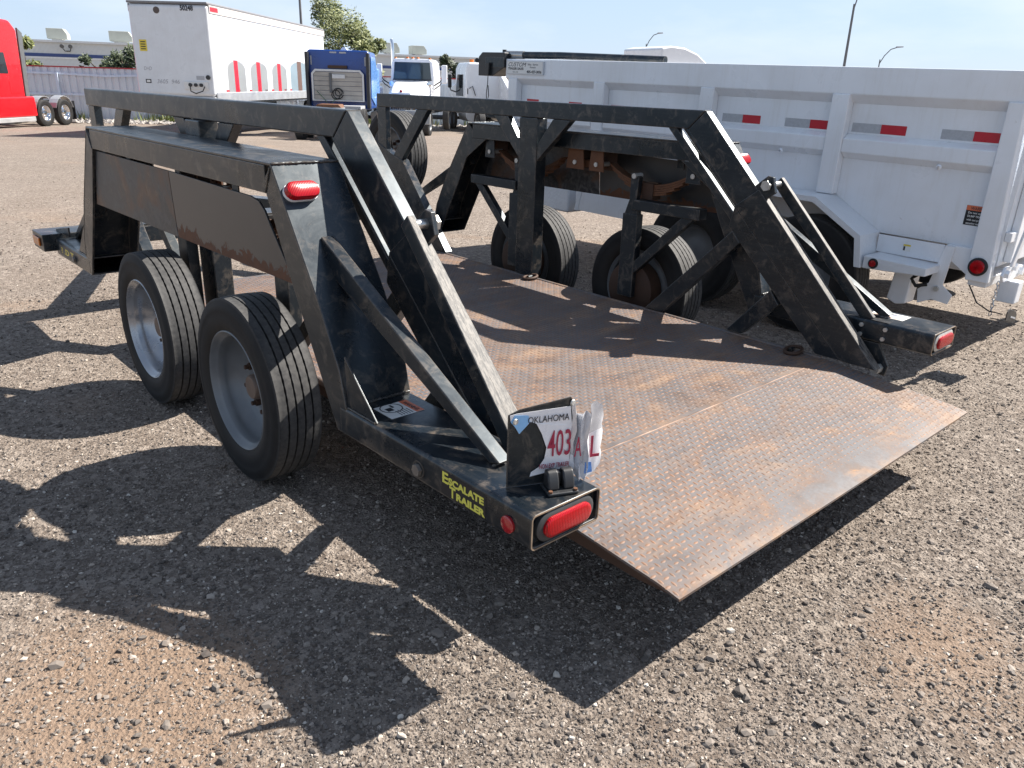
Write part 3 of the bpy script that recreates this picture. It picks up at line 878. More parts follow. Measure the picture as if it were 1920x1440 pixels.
# --- guard frames that carry the deck
GI, GO = 1.000, 1.056
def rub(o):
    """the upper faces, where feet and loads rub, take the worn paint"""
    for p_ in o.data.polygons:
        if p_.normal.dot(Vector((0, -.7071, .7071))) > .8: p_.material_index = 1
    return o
def guard_frame(s):
    X = lambda o: CX + s * o
    xm = (X(GI) + X(GO)) / 2
    rail = MB().prism([(2.43, 1.41), (5.43, 1.41), (5.43, 1.315), (2.525, 1.315)], X(GI), X(GO)).build('guard_frame', M['black_clean'], trailer, bevel=.006)
    # rear chord, 45 degrees down to the deck edge
    MB().prism([(2.428, 1.409), (2.5245, 1.3145), (2.175, .965), (2.062, 1.043)], X(GI + .001), X(GO - .001)).build('rear_chord', M['black_clean'], rail, bevel=.005)
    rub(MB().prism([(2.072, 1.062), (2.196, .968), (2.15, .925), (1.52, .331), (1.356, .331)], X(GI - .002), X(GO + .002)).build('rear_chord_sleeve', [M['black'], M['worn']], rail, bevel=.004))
    # thin inner bar beside it and the round strut behind
    MB().prism([(2.60, 1.3155), (2.655, 1.3145), (2.195, .875), (2.165, .895)], X(GI + .008), X(GO - .008)).build('inner_bar', M['black'], rail, bevel=.003)
    MB().cyl((xm, 2.560, 1.335), (xm, 2.130, .915), .021, 14).build('gas_strut', M['black_clean'], rail, smooth=40)
    MB().prism([(2.198, .966), (2.218, .862), (1.655, .3315), (1.525, .3315)], X(GI + .004), X(GO - .001)).build('lower_bar', M['black'], rail, bevel=.003)
    # braces to the deck
    MB().prism([(2.19, .845), (2.140, .790), (2.575, .3315), (2.695, .3315)], X(GI), X(GO - .012)).build('brace', M['black'], rail, bevel=.004)
    MB().prism([(1.935, .590), (1.880, .525), (2.062, .3315), (2.155, .3315)], X(GI), X(GO - .012)).build('brace', M['black'], rail, bevel=.004)
    # middle post with its two struts
    MB().box(X(GI - .004), X(GO + .03), 3.640, 3.800, .3315, 1.3145).build('post', M['black'], rail, bevel=.006)
    MB().prism([(3.917, 1.3145), (4.054, 1.3145), (3.801, 1.065), (3.801, 1.165)], X(GI + .002), X(GO - .01)).build('strut', M['black'], rail, bevel=.004)
    MB().prism([(3.359, 1.3145), (3.511, 1.3145), (3.639, 1.160), (3.639, 1.060)], X(GI + .002), X(GO - .01)).build('strut', M['black'], rail, bevel=.004)
    # front: post, strut and the arm down to the deck
    MB().box(X(GI + .002), X(GO - .01), 5.315, 5.425, .92, 1.3145).build('post', M['black'], rail, bevel=.004)
    MB().prism([(4.774, 1.3145), (4.911, 1.3145), (5.235, .955), (5.120, .935)], X(GI + .002), X(GO - .01)).build('strut', M['black'], rail, bevel=.004)
    MB().prism([(5.425, 1.05), (5.425, .925), (4.72, .3315), (4.56, .3315), (5.10, .945), (5.24, .98)], X(GI - .004), X(GO + .004)).build('front_arm', M['black'], rail, bevel=.004)
    # pin, ear and link to the side frame
    e = MB().prism([(2.10, 1.075), (2.04, 1.01), (1.985, 1.055), (2.005, 1.125), (2.035, 1.13)], X(GI + .002), X(GI + .022)).build('pivot_ear', M['black'], rail, bevel=.003)
    MB().cyl((X(GI - .012), 2.030, 1.085), (X(1.072 if s < 0 else 1.115), 2.030, 1.085), .0165, 16).build('pivot_pin', M['steel'], e, smooth=40)
    MB().cyl((X(GI - .020), 2.030, 1.085), (X(GI - .006), 2.030, 1.085), .026, 6).build('pivot_nut', M['zinc'], e)
    lo_ = 1.083 if s < 0 else 1.125
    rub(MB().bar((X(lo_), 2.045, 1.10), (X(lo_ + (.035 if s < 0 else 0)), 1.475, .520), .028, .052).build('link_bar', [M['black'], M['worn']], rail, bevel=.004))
    # lug that hangs from the beam and the bolt through the chord's foot
    lg = MB().prism([(1.50, .431), (1.405, .431), (1.345, .335), (1.352, .285), (1.40, .288), (1.435, .34)], X(1.098), X(1.112)).build('hinge_lug', M['black_inner'], rail, bevel=.002)
    MB().cyl((X(1.05), 1.383, .318), (X(1.128), 1.383, .318), .022, 6).build('hinge_bolt', M['zinc'], lg)
    return rail
guards = {s: guard_frame(s) for s in (-1, 1)}
# bolts on the inner side of the right rear beam, slot beside the link
for (y, z_) in ((1.497, .503), (1.385, .503), (1.497, .457), (1.390, .457)):
    for s in (-1, 1):
        xx = CX + s * OI
        MB().cyl((xx, y, z_), (xx - s * .009, y, z_), .0105, 6).build('beam_bolt', M['zinc'], frames[s])
for s in (-1, 1):
    X = lambda o: CX + s * o
    MB().box(X(1.102), X(1.142), 1.38, 1.53, .5312, .5326).build('link_slot', M['vinyl_black'], frames[s])

# --- deck
def dz(y):
    if y >= 1.60: return 0.320
    if y >= 1.02: return 0.320 - 0.046 * (1.60 - y) / 0.58
    return 0.274 - 0.012 * (1.02 - y) / 0.07
deck_b = MB()
ys = [4.72, 4.2, 3.7, 3.2, 2.7, 2.2, 1.9, 1.603]
def sheet(mb, ys, x0, x1, t=.008, nx=8):
    b0 = len(mb.v)
    for tz in (0, -t):
        for y in ys:
            for i in range(nx + 1):
                x = x0 + (x1 - x0) * i / nx
                sag = -0.004 * math.sin(math.pi * i / nx) * (1 if y > 1.1 else .6)
                mb.v.append(Vector((x, y, dz(y) + tz + sag)))
    n1 = nx + 1; half = len(ys) * n1
    for k in range(len(ys) - 1):
        for i in range(nx):
            a = b0 + k * n1 + i
            mb.f.append((a, a + n1, a + n1 + 1, a + 1)); a += half
            mb.f.append((a, a + 1, a + n1 + 1, a + n1))
    for k in range(len(ys) - 1):
        for i in (0, nx):
            a = b0 + k * n1 + i
            mb.f.append((a, a + half, a + half + n1, a + n1))
    for k in (0, len(ys) - 1):
        for i in range(nx):
            a = b0 + k * n1 + i
            mb.f.append((a, a + 1, a + 1 + half, a + half))
    return mb
sheet(deck_b, ys, 1.490, 3.510)
deck = deck_b.build('deck', M['deck'], trailer, smooth=40)
ramp = sheet(MB(), [1.597, 1.4, 1.2, 1.02, .985, .950], 1.493, 3.507).build('ramp_plate', M['deck'], deck, smooth=40)
wv = MB()
for i in range(60):
    x = 1.50 + 2.0 * i / 59
    wv.v += [Vector((x, 1.600 + .005 + random.uniform(-.0015, .0015), .3165)), Vector((x, 1.600 + random.uniform(-.001, .001), .3215)), Vector((x, 1.595 + random.uniform(-.0015, .0015), .3165))]
    for q in (-3, -2, -1): wv.v[q].z += -0.004 * math.sin(math.pi * i / 59)
for i in range(59):
    a = i * 3
    wv.f += [(a, a + 1, a + 4, a + 3), (a + 1, a + 2, a + 5, a + 4)]
wv.build('weld_seam', M['weld'], deck, smooth=60)
lg = MB()
P_ = 0.0255
nyy, nxx = int((4.70 - .965) / P_), int(2.0 / P_)
for j in range(nyy):
    y = .970 + j * P_
    if abs(y - 1.60) < .012: continue
    for i in range(nxx + 1):
        x = 1.503 + i * P_
        if x > 3.498: continue
        sag = -0.004 * math.sin(math.pi * (x - 1.49) / 2.02)
        z_ = dz(y) + sag + .0002
        ln, wd, h = .0122, .0047, .0017
        along = (i + j) % 2
        b0 = len(lg.v)
        for kf, hh in ((1.0, 0.0), (.62, .72)):
            for q in range(8):
                t = 2 * math.pi * q / 8
                p, r_ = ln * kf * math.cos(t), wd * kf * math.sin(t) * (1.15 - .35 * abs(math.cos(t)))
                xx, yy = (x + p, y + r_) if along else (x + r_, y + p)
                lg.v.append(Vector((xx, yy, dz(yy) + sag + h * hh)))
        lg.v.append(Vector((x, y, dz(y) + sag + h)))
        for q in range(8):
            w_ = (q + 1) % 8
            f1, f2 = (b0 + q, b0 + w_, b0 + 8 + w_, b0 + 8 + q), (b0 + 8 + q, b0 + 8 + w_, b0 + 16)
            lg.f += [f1, f2] if along else [f1[::-1], f2[::-1]]
lugs = lg.build('tread_lugs', M['lug'], deck, smooth=60, recalc=False, kind='stuff')
for s in (-1, 1):
    X = lambda o: CX + s * o
    MB().tube([(X(1.008), 4.72, .312), (X(1.008), 3.0, .312), (X(1.008), 1.62, .312)], .016, 10).build('edge_pipe', M['deck'], deck, smooth=60)
    MB().prism([(4.70, .309), (1.60, .309), (1.0, .262), (.965, .252), (1.10, .238), (1.60, .245), (4.70, .225)], X(.955), X(.995)).build('side_rail', M['rust_dark'], deck, bevel=.002)
    for y in (3.62, 1.747):
        rp = [(X(.968) + .050 * math.cos(t), y + .036 * math.sin(t), .334 + .006 * math.cos(t)) for t in np.linspace(0, 2 * math.pi, 19)]
        rg = MB().tube(rp, .0095, 8).build('tie_down_ring', M['rust_dark'], deck, smooth=60)
        MB().cyl((X(.968) - s * .0, y + .022, .326), (X(.968) + s * .062, y + .022, .330), .013, 10).build('ring_clip', M['black_inner'], rg, smooth=40)
for y in (4.6, 3.9, 3.2, 2.5, 1.85):
    MB().box(1.55, 3.45, y, y + .05, .235, .305).build('cross_member', M['rust_dark'], deck)

# --- suspension: arms, springs, hangers
def suspension(s):
    X = lambda o: CX + s * o
    for i, yw in enumerate(WY[s]):
        d_ = 1 if i == 0 else -1
        q = lambda dy, z_: (yw + d_ * dy, z_)
        a = MB().box(X(1.105), X(1.16), yw - .045, yw + .065, .33, .82).build('suspension_arm', M['black_inner'], trailer, bevel=.005)
        MB().prism([q(.065, .80), q(-.045, .80), q(-.02, .90), q(-.03, 1.03), q(.03, 1.05), q(.03, .9)], X(1.112), X(1.15)).build('arm_horn', M['black_inner'], a, bevel=.004)
        MB().cyl((X(1.10), yw - .0, 1.035), (X(1.165), yw, 1.035), .016, 8).build('shock_bolt', M['zinc'], a)
        MB().bar((X(1.13), yw - d_ * .02, .49), (X(1.13), yw - d_ * .42, .875), .045, .055).build('radius_rod', M['black_inner'], a, bevel=.004)
        MB().box(X(1.10), X(1.17), min(q(-.47, 0)[0], q(.0, 0)[0]), max(q(-.47, 0)[0], q(.0, 0)[0]), .845, .905).build('pivot_tube', M['black_inner'], a, bevel=.005)
        MB().box(X(1.112), X(1.155), yw - .035, yw + .02, .40, .53).build('spindle_block', M['rust_dark'], a, bevel=.004)
        MB().cyl((X(1.15), yw, .366), (X(1.19), yw, .366), .045, 16).build('axle_stub', M['rust_dark'], a)
        # leaf spring: a shallow arc of leaves
        yc = 2.875 if i == 0 else 3.885
        half = .30
        sp = None
        for L, k in ((1.0, 0), (.93, 1), (.78, 2), (.6, 3), (.42, 4)):
            top, botm = [], []
            for t in np.linspace(-half * L, half * L, 13):
                z_ = .985 + 1.02 * t * t - .0125 * k
                top.append((yc + t, z_ + .0055)); botm.append((yc + t, z_ - .0055))
            o = MB().prism(top + botm[::-1], X(1.165), X(1.225)).build('leaf_spring' if sp is None else 'leaf', M['rust'], trailer if sp is None else sp, smooth=40)
            if sp is None: sp = o
        MB().box(X(1.155), X(1.235), yc - .04, yc + .04, .905, 1.0).build('spring_clamp', M['rust_dark'], sp, bevel=.004)
    for y, sz_ in ((2.545, .05), (3.245, .06), (3.42, .075), (4.225, .05)):
        h = MB().prism([(y - sz_, 1.03), (y + sz_, 1.03), (y + sz_ * .8, 1.149), (y - sz_ * .8, 1.149)], X(1.120), X(1.128)).build('spring_hanger', M['rust'] if sz_ > .055 else M['black_inner'], trailer, bevel=.002)
        MB().cyl((X(1.112), y, 1.07), (X(1.24), y, 1.07), .014, 8).build('spring_bolt', M['zinc'], h)
        MB().box(X(1.232), X(1.24), y - sz_, y + sz_, 1.03, 1.149).build('hanger_plate', M['rust_dark'], h)
    MB().box(X(1.165), X(1.225), 3.25, 3.43, 1.045, 1.085).build('equalizer', M['rust'], trailer, bevel=.004)
for s in (-1, 1): suspension(s)

# --- front: cross member, tongue, spare wheel on its carrier
fc = MB().box(1.09, 3.91, 5.475, 5.72, .455, .560).build('front_crossmember', M['black'], trailer, bevel=.006)
MB().box(1.078, 1.0895, 5.53, 5.67, .482, .535).build('front_marker_lens', M['amber_lens'], fc, bevel=.006)
MB().prism([(1.30, 5.485), (3.70, 5.485), (3.45, 5.712), (1.5, 5.712)], .5605, .572, 'z').build('cover_plate', M['black_clean'], fc, bevel=.002)
MB().prism([(1.6, 5.6), (1.75, 5.6), (2.58, 7.4), (2.46, 7.4)], .46, .555, 'z').build('tongue', M['black'], fc, bevel=.005)
MB().prism([(3.4, 5.6), (3.25, 5.6), (2.42, 7.4), (2.54, 7.4)], .462, .553, 'z').build('tongue', M['black'], fc, bevel=.005)
for z_ in (.62,):
    MB().prism([(5.30, .62), (5.60, .57), (5.60, .561), (5.30, .561)], 1.2, 1.21).build('gusset', M['black'], fc)
SPX, SPY, SPZ = 4.12, 6.10, .893
MB().box(3.72, 3.80, 5.60, 5.68, .561, .95).build('carrier_post', M['black'], fc, bevel=.004)
MB().bar((3.76, 5.64, .90), (4.06, SPY, SPZ), .06, .06, side=(0, 0, 1)).build('carrier_arm', M['black'], fc, bevel=.004)
MB().bar((3.53, 5.42, 1.28), (3.76, 5.66, .95), .06, .06).build('carrier_brace', M['black'], fc, bevel=.004)
sw = wheel(trailer, (SPX, SPY, SPZ), -1, 'rim_grey', drum=False)
sw.name = 'spare_wheel'

# --- markings, number plate and lamp on the left rear beam
fl = frames[-1]
dp = MB().box(1.1590, 1.1600, 1.345, 1.533, .4455, .5155).build('maker_decal', M['vinyl_black'], fl)
XD, UD = (0, -1, 0), (0, 0, 1)
def dec(t, y, z_, size, w): lettering(t, M['yellow'], dp, (1.1588, y, z_), XD, UD, size, width=w, bold=.0014, depth=.0003)
dec('E', 1.531, .4825, .045, .026); dec('SCALATE', 1.502, .4845, .0285, .150)
dec('T', 1.496, .4495, .045, .026); dec('RAILER', 1.468, .4505, .0285, .120)
# front beam decal, worn down to fragments
d2 = MB().box(1.1592, 1.1602, 5.04, 5.40, .452, .512).build('worn_decal', simple('worn_grey_vinyl', (0.07, 0.066, 0.06), .5, 0, .4, 30), fl)
lettering('? .D T', M['label_yellow'], d2, (1.1590, 5.36, .466), XD, UD, .05, width=.26, bold=.0008, depth=.0003)
# warning label on the beam top
wl_ = MB().box(1.226, 1.350, 1.872, 1.977, .5315, .5322).build('warning_label', M['label_white'], fl)
MB().box(1.320, 1.3495, 1.8725, 1.9765, .5323, .5327).build('label_band', M['label_orange'], wl_)
lettering('WARNING', M['ink'], wl_, (1.3265, 1.962, .5329), (0, -1, 0), (1, 0, 0), .019, width=.078, bold=.0004, depth=.0002)
for k in range(5):
    MB().box(1.308 - k * .010, 1.311 - k * .010, 1.878, 1.917 + .004 * (k % 2), .5323, .5326).build('print_line', M['ink'], wl_)
MB().lathe([(0, .034), (.0004, .034), (.0004, .0375), (0, .0375)], (1.272, 1.945, .5323), 'z', 28).build('pictogram_ring', M['ink'], wl_)
MB().box(1.250, 1.272, 1.925, 1.950, .5323, .5327).box(1.276, 1.284, 1.945, 1.968, .5323, .5327).build('pictogram', M['ink'], wl_)
# warning label on the right beam top
fr_ = frames[1]
wr = MB().box(3.70, 3.80, 1.36, 1.52, .5315, .5322).build('warning_label', M['label_white'], fr_)
MB().box(3.705, 3.735, 1.37, 1.51, .5323, .5326).build('label_band', simple('faded_orange', (0.62, 0.42, 0.33), .6), wr)
MB().box(3.755, 3.785, 1.41, 1.45, .5323, .5326).build('pictogram', simple('faded_ink', (0.18, 0.19, 0.24), .6), wr)

# number plate: bent black backing plate, torn plate
PX = Vector((0.914, -0.407, 0)).normalized()      # plate's width direction
PN = PX.cross(Vector((0, 0, 1)))                  # faces the camera
if PN.y > 0: PN = -PN
PB = Vector((1.208, 1.322, .532))
def pp(a, h, n=0.0): return PB + PX * a + Vector((0, 0, h)) + PN * n
def slab(pts, mat, name, parent, t=.0012, bevel=0.0):
    """thin sheet from (a, h, n) outline points"""
    mb = MB(); k = len(pts)
    mb.v += [pp(*p) for p in pts] + [pp(p[0], p[1], p[2] - t) for p in pts]
    mb.f += [tuple(range(k)), tuple(range(2 * k - 1, k - 1, -1))] + [(i, (i + 1) % k, (i + 1) % k + k, i + k) for i in range(k)]
    return mb.build(name, mat, parent, bevel=bevel)
lp = slab([(0, 0, 0), (.176, 0, 0), (.182, .10, 0), (.176, .222, 0), (.168, .238, .0), (.03, .216, 0), (.0, .203, 0)], M['black'], 'plate_bracket', trailer, .004, .0015)
pl = [(.004, .203, .003), (.022, .207, .003), (.166, .214, .004), (.172, .16, .005), (.170, .045, .005), (.160, .040, .004), (.062, .026, .004), (.066, .038, .003), (.086, .05, .004), (.100, .075, .006), (.104, .105, .007), (.090, .145, .006), (.074, .176, .006), (.058, .182, .005), (.046, .168, .004), (.03, .150, .002), (.018, .172, .002), (.006, .188, .003)]
slab(pl, M['plate_white'], 'plate_face', lp, .001)
slab([(.006, .186, .0042), (.018, .171, .0032), (.030, .151, .0032), (.045, .168, .0052), (.057, .183, .0062), (.052, .200, .0046), (.016, .203, .0042)], M['plate_sky'], 'plate_corner_print', lp, .0005)
# crumpled strip and folded flap
mb = MB()
cr = [(.170, .214), (.178, .222), (.186, .190), (.192, .196), (.206, .200), (.214, .196), (.222, .214), (.238, .222), (.256, .210), (.262, .176)]
lo = [(.169, .046), (.177, .040), (.184, .020), (.193, .004), (.204, .012), (.212, .002), (.220, .010), (.240, .018), (.258, .040), (.262, .068)]
nn_ = [.005, .016, -.004, .020, .012, .026, .008, .006, .002, -.002]
for i in range(10):
    for k in range(6):
        t = k / 5
        a = lo[i][0] + (cr[i][0] - lo[i][0]) * t; h = lo[i][1] + (cr[i][1] - lo[i][1]) * t
        mb.v.append(pp(a + .003 * math.sin(k * 2.1 + i), h, nn_[i] + .005 * math.sin(k * 1.7 + i * 2.3) * (1 if 0 < i < 6 else .35)))
for i in range(9):
    for k in range(5):
        a = i * 6 + k
        mb.f.append((a, a + 6, a + 7, a + 1))
cp = mb.build('crumpled_plate', [M['plate_white'], M['plate_metal']], lp, smooth=25)
for p_ in cp.data.polygons:
    p_.material_index = 1 if (p_.index < 25 and p_.index % 5 > 0 or (p_.index >= 30 and p_.index % 5 > 2)) else 0
ZU = (0, 0, 1)
lettering('OKLAHOMA', M['ink'], lp, pp(.050, .178, .0072), PX, ZU, .026, width=.112, depth=.0003)
lettering('403', M['ink_plate'], lp, pp(.106, .080, .0082), PX, ZU, .104, width=.064, depth=.0003, bold=.0005)
lettering('A', M['ink_plate'], lp, pp(.176, .078, .022), PX, ZU, .080, width=.020, depth=.0003, bold=.0005)
lettering('L', M['ink_plate'], lp, pp(.218, .070, .0185), PX, ZU, .088, width=.026, depth=.0003, bold=.0005)
lettering('NON EXP TRAILER', M['ink_plate'], lp, pp(.086, .046, .0065), PX, ZU, .0185, width=.083, depth=.0003)
MB().lathe([(0, .0005), (0, .009), (.003, .007), (.003, .0005)], pp(.019, .186, .004), 'y', 14, sgn=-1, closed=False).build('plate_screw', M['zinc'], lp)
MB().lathe([(0, .0005), (0, .009), (.004, .007), (.004, .0005)], pp(.172, .222, .002), 'y', 14, sgn=-1, closed=False).build('plate_screw', M['zinc'], lp)
slab([(.206, .026, .0255), (.230, .028, .022), (.226, .056, .021), (.208, .058, .023)], M['ink_blue'], 'plate_sticker', lp, .0004)
# plate lamp: moulded black housing with two hoods
def ppbox(mb, a0, a1, h0, h1, n0, n1):
    q = [pp(a, h, n) for h in (h0, h1) for n in (n0, n1) for a in (a0, a1)]
    return mb.add(q, [(0, 2, 3, 1), (4, 5, 7, 6), (0, 1, 5, 4), (2, 6, 7, 3), (0, 4, 6, 2), (1, 3, 7, 5)])
lb = ppbox(MB(), .088, .172, -.0008, .009, .012, .078).build('plate_lamp', M['plastic'], trailer, bevel=.004)
for a_ in (.094, .136):
    hm = MB()
    sec_ = [(.0095, .018, .064), (.030, .018, .060), (.052, .022, .050), (.057, .030, .042)]
    for h, n0, n1 in sec_:
        hm.v += [pp(a_, h, n0), pp(a_ + .030, h, n0), pp(a_ + .030, h, n1), pp(a_, h, n1)]
    for k in range(3):
        for q in range(4):
            hm.f.append((k * 4 + q, k * 4 + (q + 1) % 4, k * 4 + 4 + (q + 1) % 4, k * 4 + 4 + q))
    hm.f += [(0, 1, 2, 3), (12, 13, 14, 15)]
    hm.build('lamp_hood', M['plastic'], lb, bevel=.006)
ppbox(MB(), .1245, .1355, .0095, .048, .018, .040).build('lamp_web', M['plastic'], lb, bevel=.003)
for a_ in (.096, .164):
    MB().cyl(pp(a_, .009, .071), pp(a_, .014, .071), .0055, 8).build('lamp_screw', M['rust'], lb)

# ------------------------------------------------------------------ white dump trailer beside it
DO = (5.0, 1.5, 0.0)
dump = thing('dump_trailer', 'white steel dump trailer with ribbed sides, red and silver tape, tread plate fender', 'trailer', DO, local=True, rx=0.0153)
W = M['white_paint']
box = MB().box(.062, .074, -.02, 4.13, .686, 1.50).build('side_wall', W, dump, bevel=.001)
MB().box(2.02, 2.032, -.02, 4.13, .686, 1.50).build('side_wall', W, dump)
MB().box(.074, 2.02, 4.10, 4.112, .686, 1.60).build('front_wall', W, dump)
MB().box(.074, 2.02, -.0, 4.10, .69, .75).build('floor', W, dump)
MB().prism([(0, 1.649), (0, 1.492), (.0615, 1.438), (.075, 1.438), (.11, 1.492), (.11, 1.649)], -.06, 4.16, 'y').build('top_rail', W, dump, bevel=.008)
MB().prism([(2.10, 1.649), (2.10, 1.492), (2.04, 1.44), (2.02, 1.44), (1.99, 1.492), (1.99, 1.649)], -.06, 4.16, 'y').build('top_rail', W, dump, bevel=.008)
for a, b in ((.058, .945), (1.062, 1.936), (2.069, 2.969), (3.097, 4.0)):
    MB().prism([(.0615, 1.262), (.004, 1.232), (.004, 1.150), (.0615, 1.108)], a, b, 'y').build('mid_rail', W, dump, bevel=.006)
for y, zb in ((.945, .885), (1.938, .885), (2.970, .70), (4.002, .69)):
    MB().prism([(y, zb), (y + .115, zb), (y + .115, 1.4925), (y, 1.4925)], -.008, .0612).build('stake', W, dump, bevel=.008)
rp = MB().prism([(-.075, .512), (.052, .512), (.056, 1.4915), (-.03, 1.4915)], -.014, .0612).build('corner_post', W, dump, bevel=.008)
MB().prism([(.05, .69), (.20, .69), (.16, .60), (.05, .53)], .02, .06).build('corner_gusset', W, dump, bevel=.003)
MB().lathe([(0, .001), (0, .052), (.012, .052), (.018, .046), (.018, .001)], (-.014, -.005, .600), 'x', 32, sgn=-1, closed=False).build('lamp_grommet', M['rubber'], rp, smooth=40)
MB().lathe([(.018, .001), (.018, .040), (.028, .034), (.032, .001)], (-.014, -.005, .600), 'x', 32, sgn=-1, closed=False).build('tail_lamp_lens', M['red_lens'], rp, smooth=40)
# reflective tape
for y0, y1 in ((1.885, 1.58), (1.393, 1.062), (.927, .590), (.388, .063)):
    ym = y0 + (y1 - y0) * .54
    MB().box(.0602, .0612, ym, y0, 1.272, 1.326).build('silver_tape', M['silver_tape'], box)
    MB().box(.0602, .0612, y1, ym - .001, 1.272, 1.326).build('red_tape', M['red_tape'], box)
    MB().box(.0602, .0612, y1 + 2.2, y1 + 2.35, 1.272, 1.326).build('red_tape', M['red_tape'], box)
for y in (1.36, .34, 2.4):
    MB().lathe([(-.012, .008), (0, .017), (.012, .008)], (.004, y, 1.118), 'x', 14).build('tie_hook', W, dump, smooth=40)
MB().box(-.0155, -.0015, 3.665, 4.13, 1.526, 1.634).build('dealer_sticker', M['label_grey'], box)
ds = MB().box(-.0162, -.0157, 3.672, 4.124, 1.531, 1.629).build('sticker_face', M['label_white'], box)
LX, LU = (0, -1, 0), (0, 0, 1)
lettering('CUSTOM', M['ink'], ds, (-.0166, 4.115, 1.588), LX, LU, .048, width=.23, shear=.3, depth=.0003)
lettering('TRAILER SALES', M['ink'], ds, (-.0166, 4.110, 1.562), LX, LU, .026, width=.20, depth=.0003, bold=.0008)
lettering('OKC, OK', M['ink'], ds, (-.0166, 4.05, 1.538), LX, LU, .014, width=.07, depth=.0003)
lettering('Sales - Service', M['ink'], ds, (-.0166, 3.86, 1.600), LX, LU, .022, width=.13, depth=.0003)
lettering('Rentals', M['ink'], ds, (-.0166, 3.83, 1.578), LX, LU, .020, width=.07, depth=.0003)
lettering('405-427-3036', M['ink'], ds, (-.0166, 3.868, 1.538), LX, LU, .030, width=.185, depth=.0003, bold=.001)
wa = MB().box(.0604, .0614, .030, .156, .812, .924).build('warning_sticker', M['vinyl_black'], box)
MB().box(.0598, .0603, .031, .155, .896, .9235).build('sticker_band', M['label_orange'], wa)
lettering('WARNING', M['ink'], wa, (.0595, .132, .901), LX, LU, .024, width=.10, depth=.0002, bold=.0004)
for k, t in enumerate(('Do not operate', 'DUMP TRAILER', 'with out properly', 'securing rear gate')):
    lettering(t, M['label_white'], wa, (.0600, .142, .878 - k * .020), LX, LU, .016, width=.105 if k != 1 else .098, depth=.0002, bold=.0003)
# fender with its arch, two wheels
prof = [(3.02, .50), (2.98, .69), (2.68, .882), (.95, .882), (.62, .692), (.585, .50)]
inn = [(.589, .50), (.625, .686), (.952, .877), (2.678, .877), (2.975, .686), (3.016, .50)]
fe = MB().prism(prof + inn, -.205, .0600).build('fender', M['white_tread'], dump, bevel=.002)
lip = [(3.02, .50), (2.98, .69), (2.68, .882), (.95, .882), (.62, .692), (.585, .50), (.625, .50), (.655, .672), (.965, .848), (2.665, .848), (2.945, .672), (2.98, .50)]
MB().prism(lip, -.2075, -.2035).build('fender_lip', M['white_tread'], fe, bevel=.001)
MB().box(-.203, -.197, 2.40, 3.012, .505, .70).build('fender_panel', W, fe, bevel=.002)
tb = MB().box(-.165, .05, 3.13, 3.80, .455, .675).build('tool_box', M['white_tread'], dump, bevel=.02)
MB().box(-.172, .055, 3.12, 3.81, .6755, .690).build('tool_box_lid', M['white_tread'], tb, bevel=.004)
T2 = tyre_mesh(.385, .205, .205, 5, 72)
R2 = mesh_of(MB().lathe([(.07, .212), (.08, .208), (.07, .198), (.03, .185), (.01, .15), (.02, .09), (.03, .05), (.03, .001)], (0, 0, 0), 'x', 40, closed=False), 'wheel', M['rim_grey'])
for y in (.985, 1.87):
    w_ = link('wheel', R2, dump, (-.075, y, .385 - .0153 * y), math.pi)
    link('tyre', T2, w_)
    link('tyre', T2, link('wheel', R2, dump, (2.17, y, .385 - .0153 * y)))
# rear step, lamp, hanging plates, main rails
st = MB().prism([(.205, .520), (.578, .500), (.578, .578), (.205, .570)], -.195, .055).build('rear_step', M['white_tread'], dump, bevel=.006)
for rr, nm, mt in ((.031, 'lamp_grommet', 'rubber'), (.021, 'side_lamp_lens', 'red_reflector')):
    MB().lathe([(0, .001), (0, rr), (.008 + (.004 if rr < .03 else 0), rr * .9), (.008 + (.004 if rr < .03 else 0), .001)], (-.195, .515, .540), 'x', 24, sgn=-1, closed=False).build(nm, M[mt], st, smooth=40)
MB().box(.010, .022, .205, .60, .578, .685).build('frame_plate', W, dump, bevel=.002)
lb_ = MB().box(.0088, .0096, .395, .440, .610, .652).build('hand_label', M['label_white'], dump)
MB().box(.0080, .0087, .396, .439, .641, .651).build('label_band', M['label_yellow'], lb_)
MB().box(.0080, .0087, .426, .437, .614, .638).build('pictogram', M['ink'], lb_)
MB().box(.30, .36, .10, 4.9, .50, .66).build('main_rail', W, dump, bevel=.005)
MB().box(1.70, 1.76, .10, 4.9, .50, .66).build('main_rail', W, dump, bevel=.005)
MB().prism([(.20, .685), (.145, .685), (.165, .45), (.10, .40), (.115, .345), (.21, .355), (.285, .315), (.30, .40), (.245, .45)], .005, .017).build('hinge_plate', W, dump, bevel=.002)
MB().cyl((.004, .192, .425), (-.012, .192, .425), .016, 6).build('hinge_bolt', M['zinc'], dump)
MB().prism([(.44, .52), (.33, .52), (.34, .30), (.40, .285), (.46, .31)], -.03, .10).build('jack_leg', W, dump, bevel=.01)
MB().tube([(-.02, .30, .50), (-.02, .34, .46), (-.01, .31, .42), (.0, .25, .44)], .012, 8).build('hose', M['rubber'], dump, smooth=60)
MB().prism([(.14, .42), (.14, .50), (-.05, .56), (-.05, .48)], .35, .41).build('tail_beam', W, dump, bevel=.004)
MB().box(.02, 2.0, -.06, .04, .48, .54).build('rear_crossmember', W, dump, bevel=.006)
# axle and brake drums in the shade
for y in (.985, 1.87):
    MB().cyl((.06, y, .36), (2.03, y, .36), .045, 12).build('axle', M['black_inner'], dump, smooth=40)
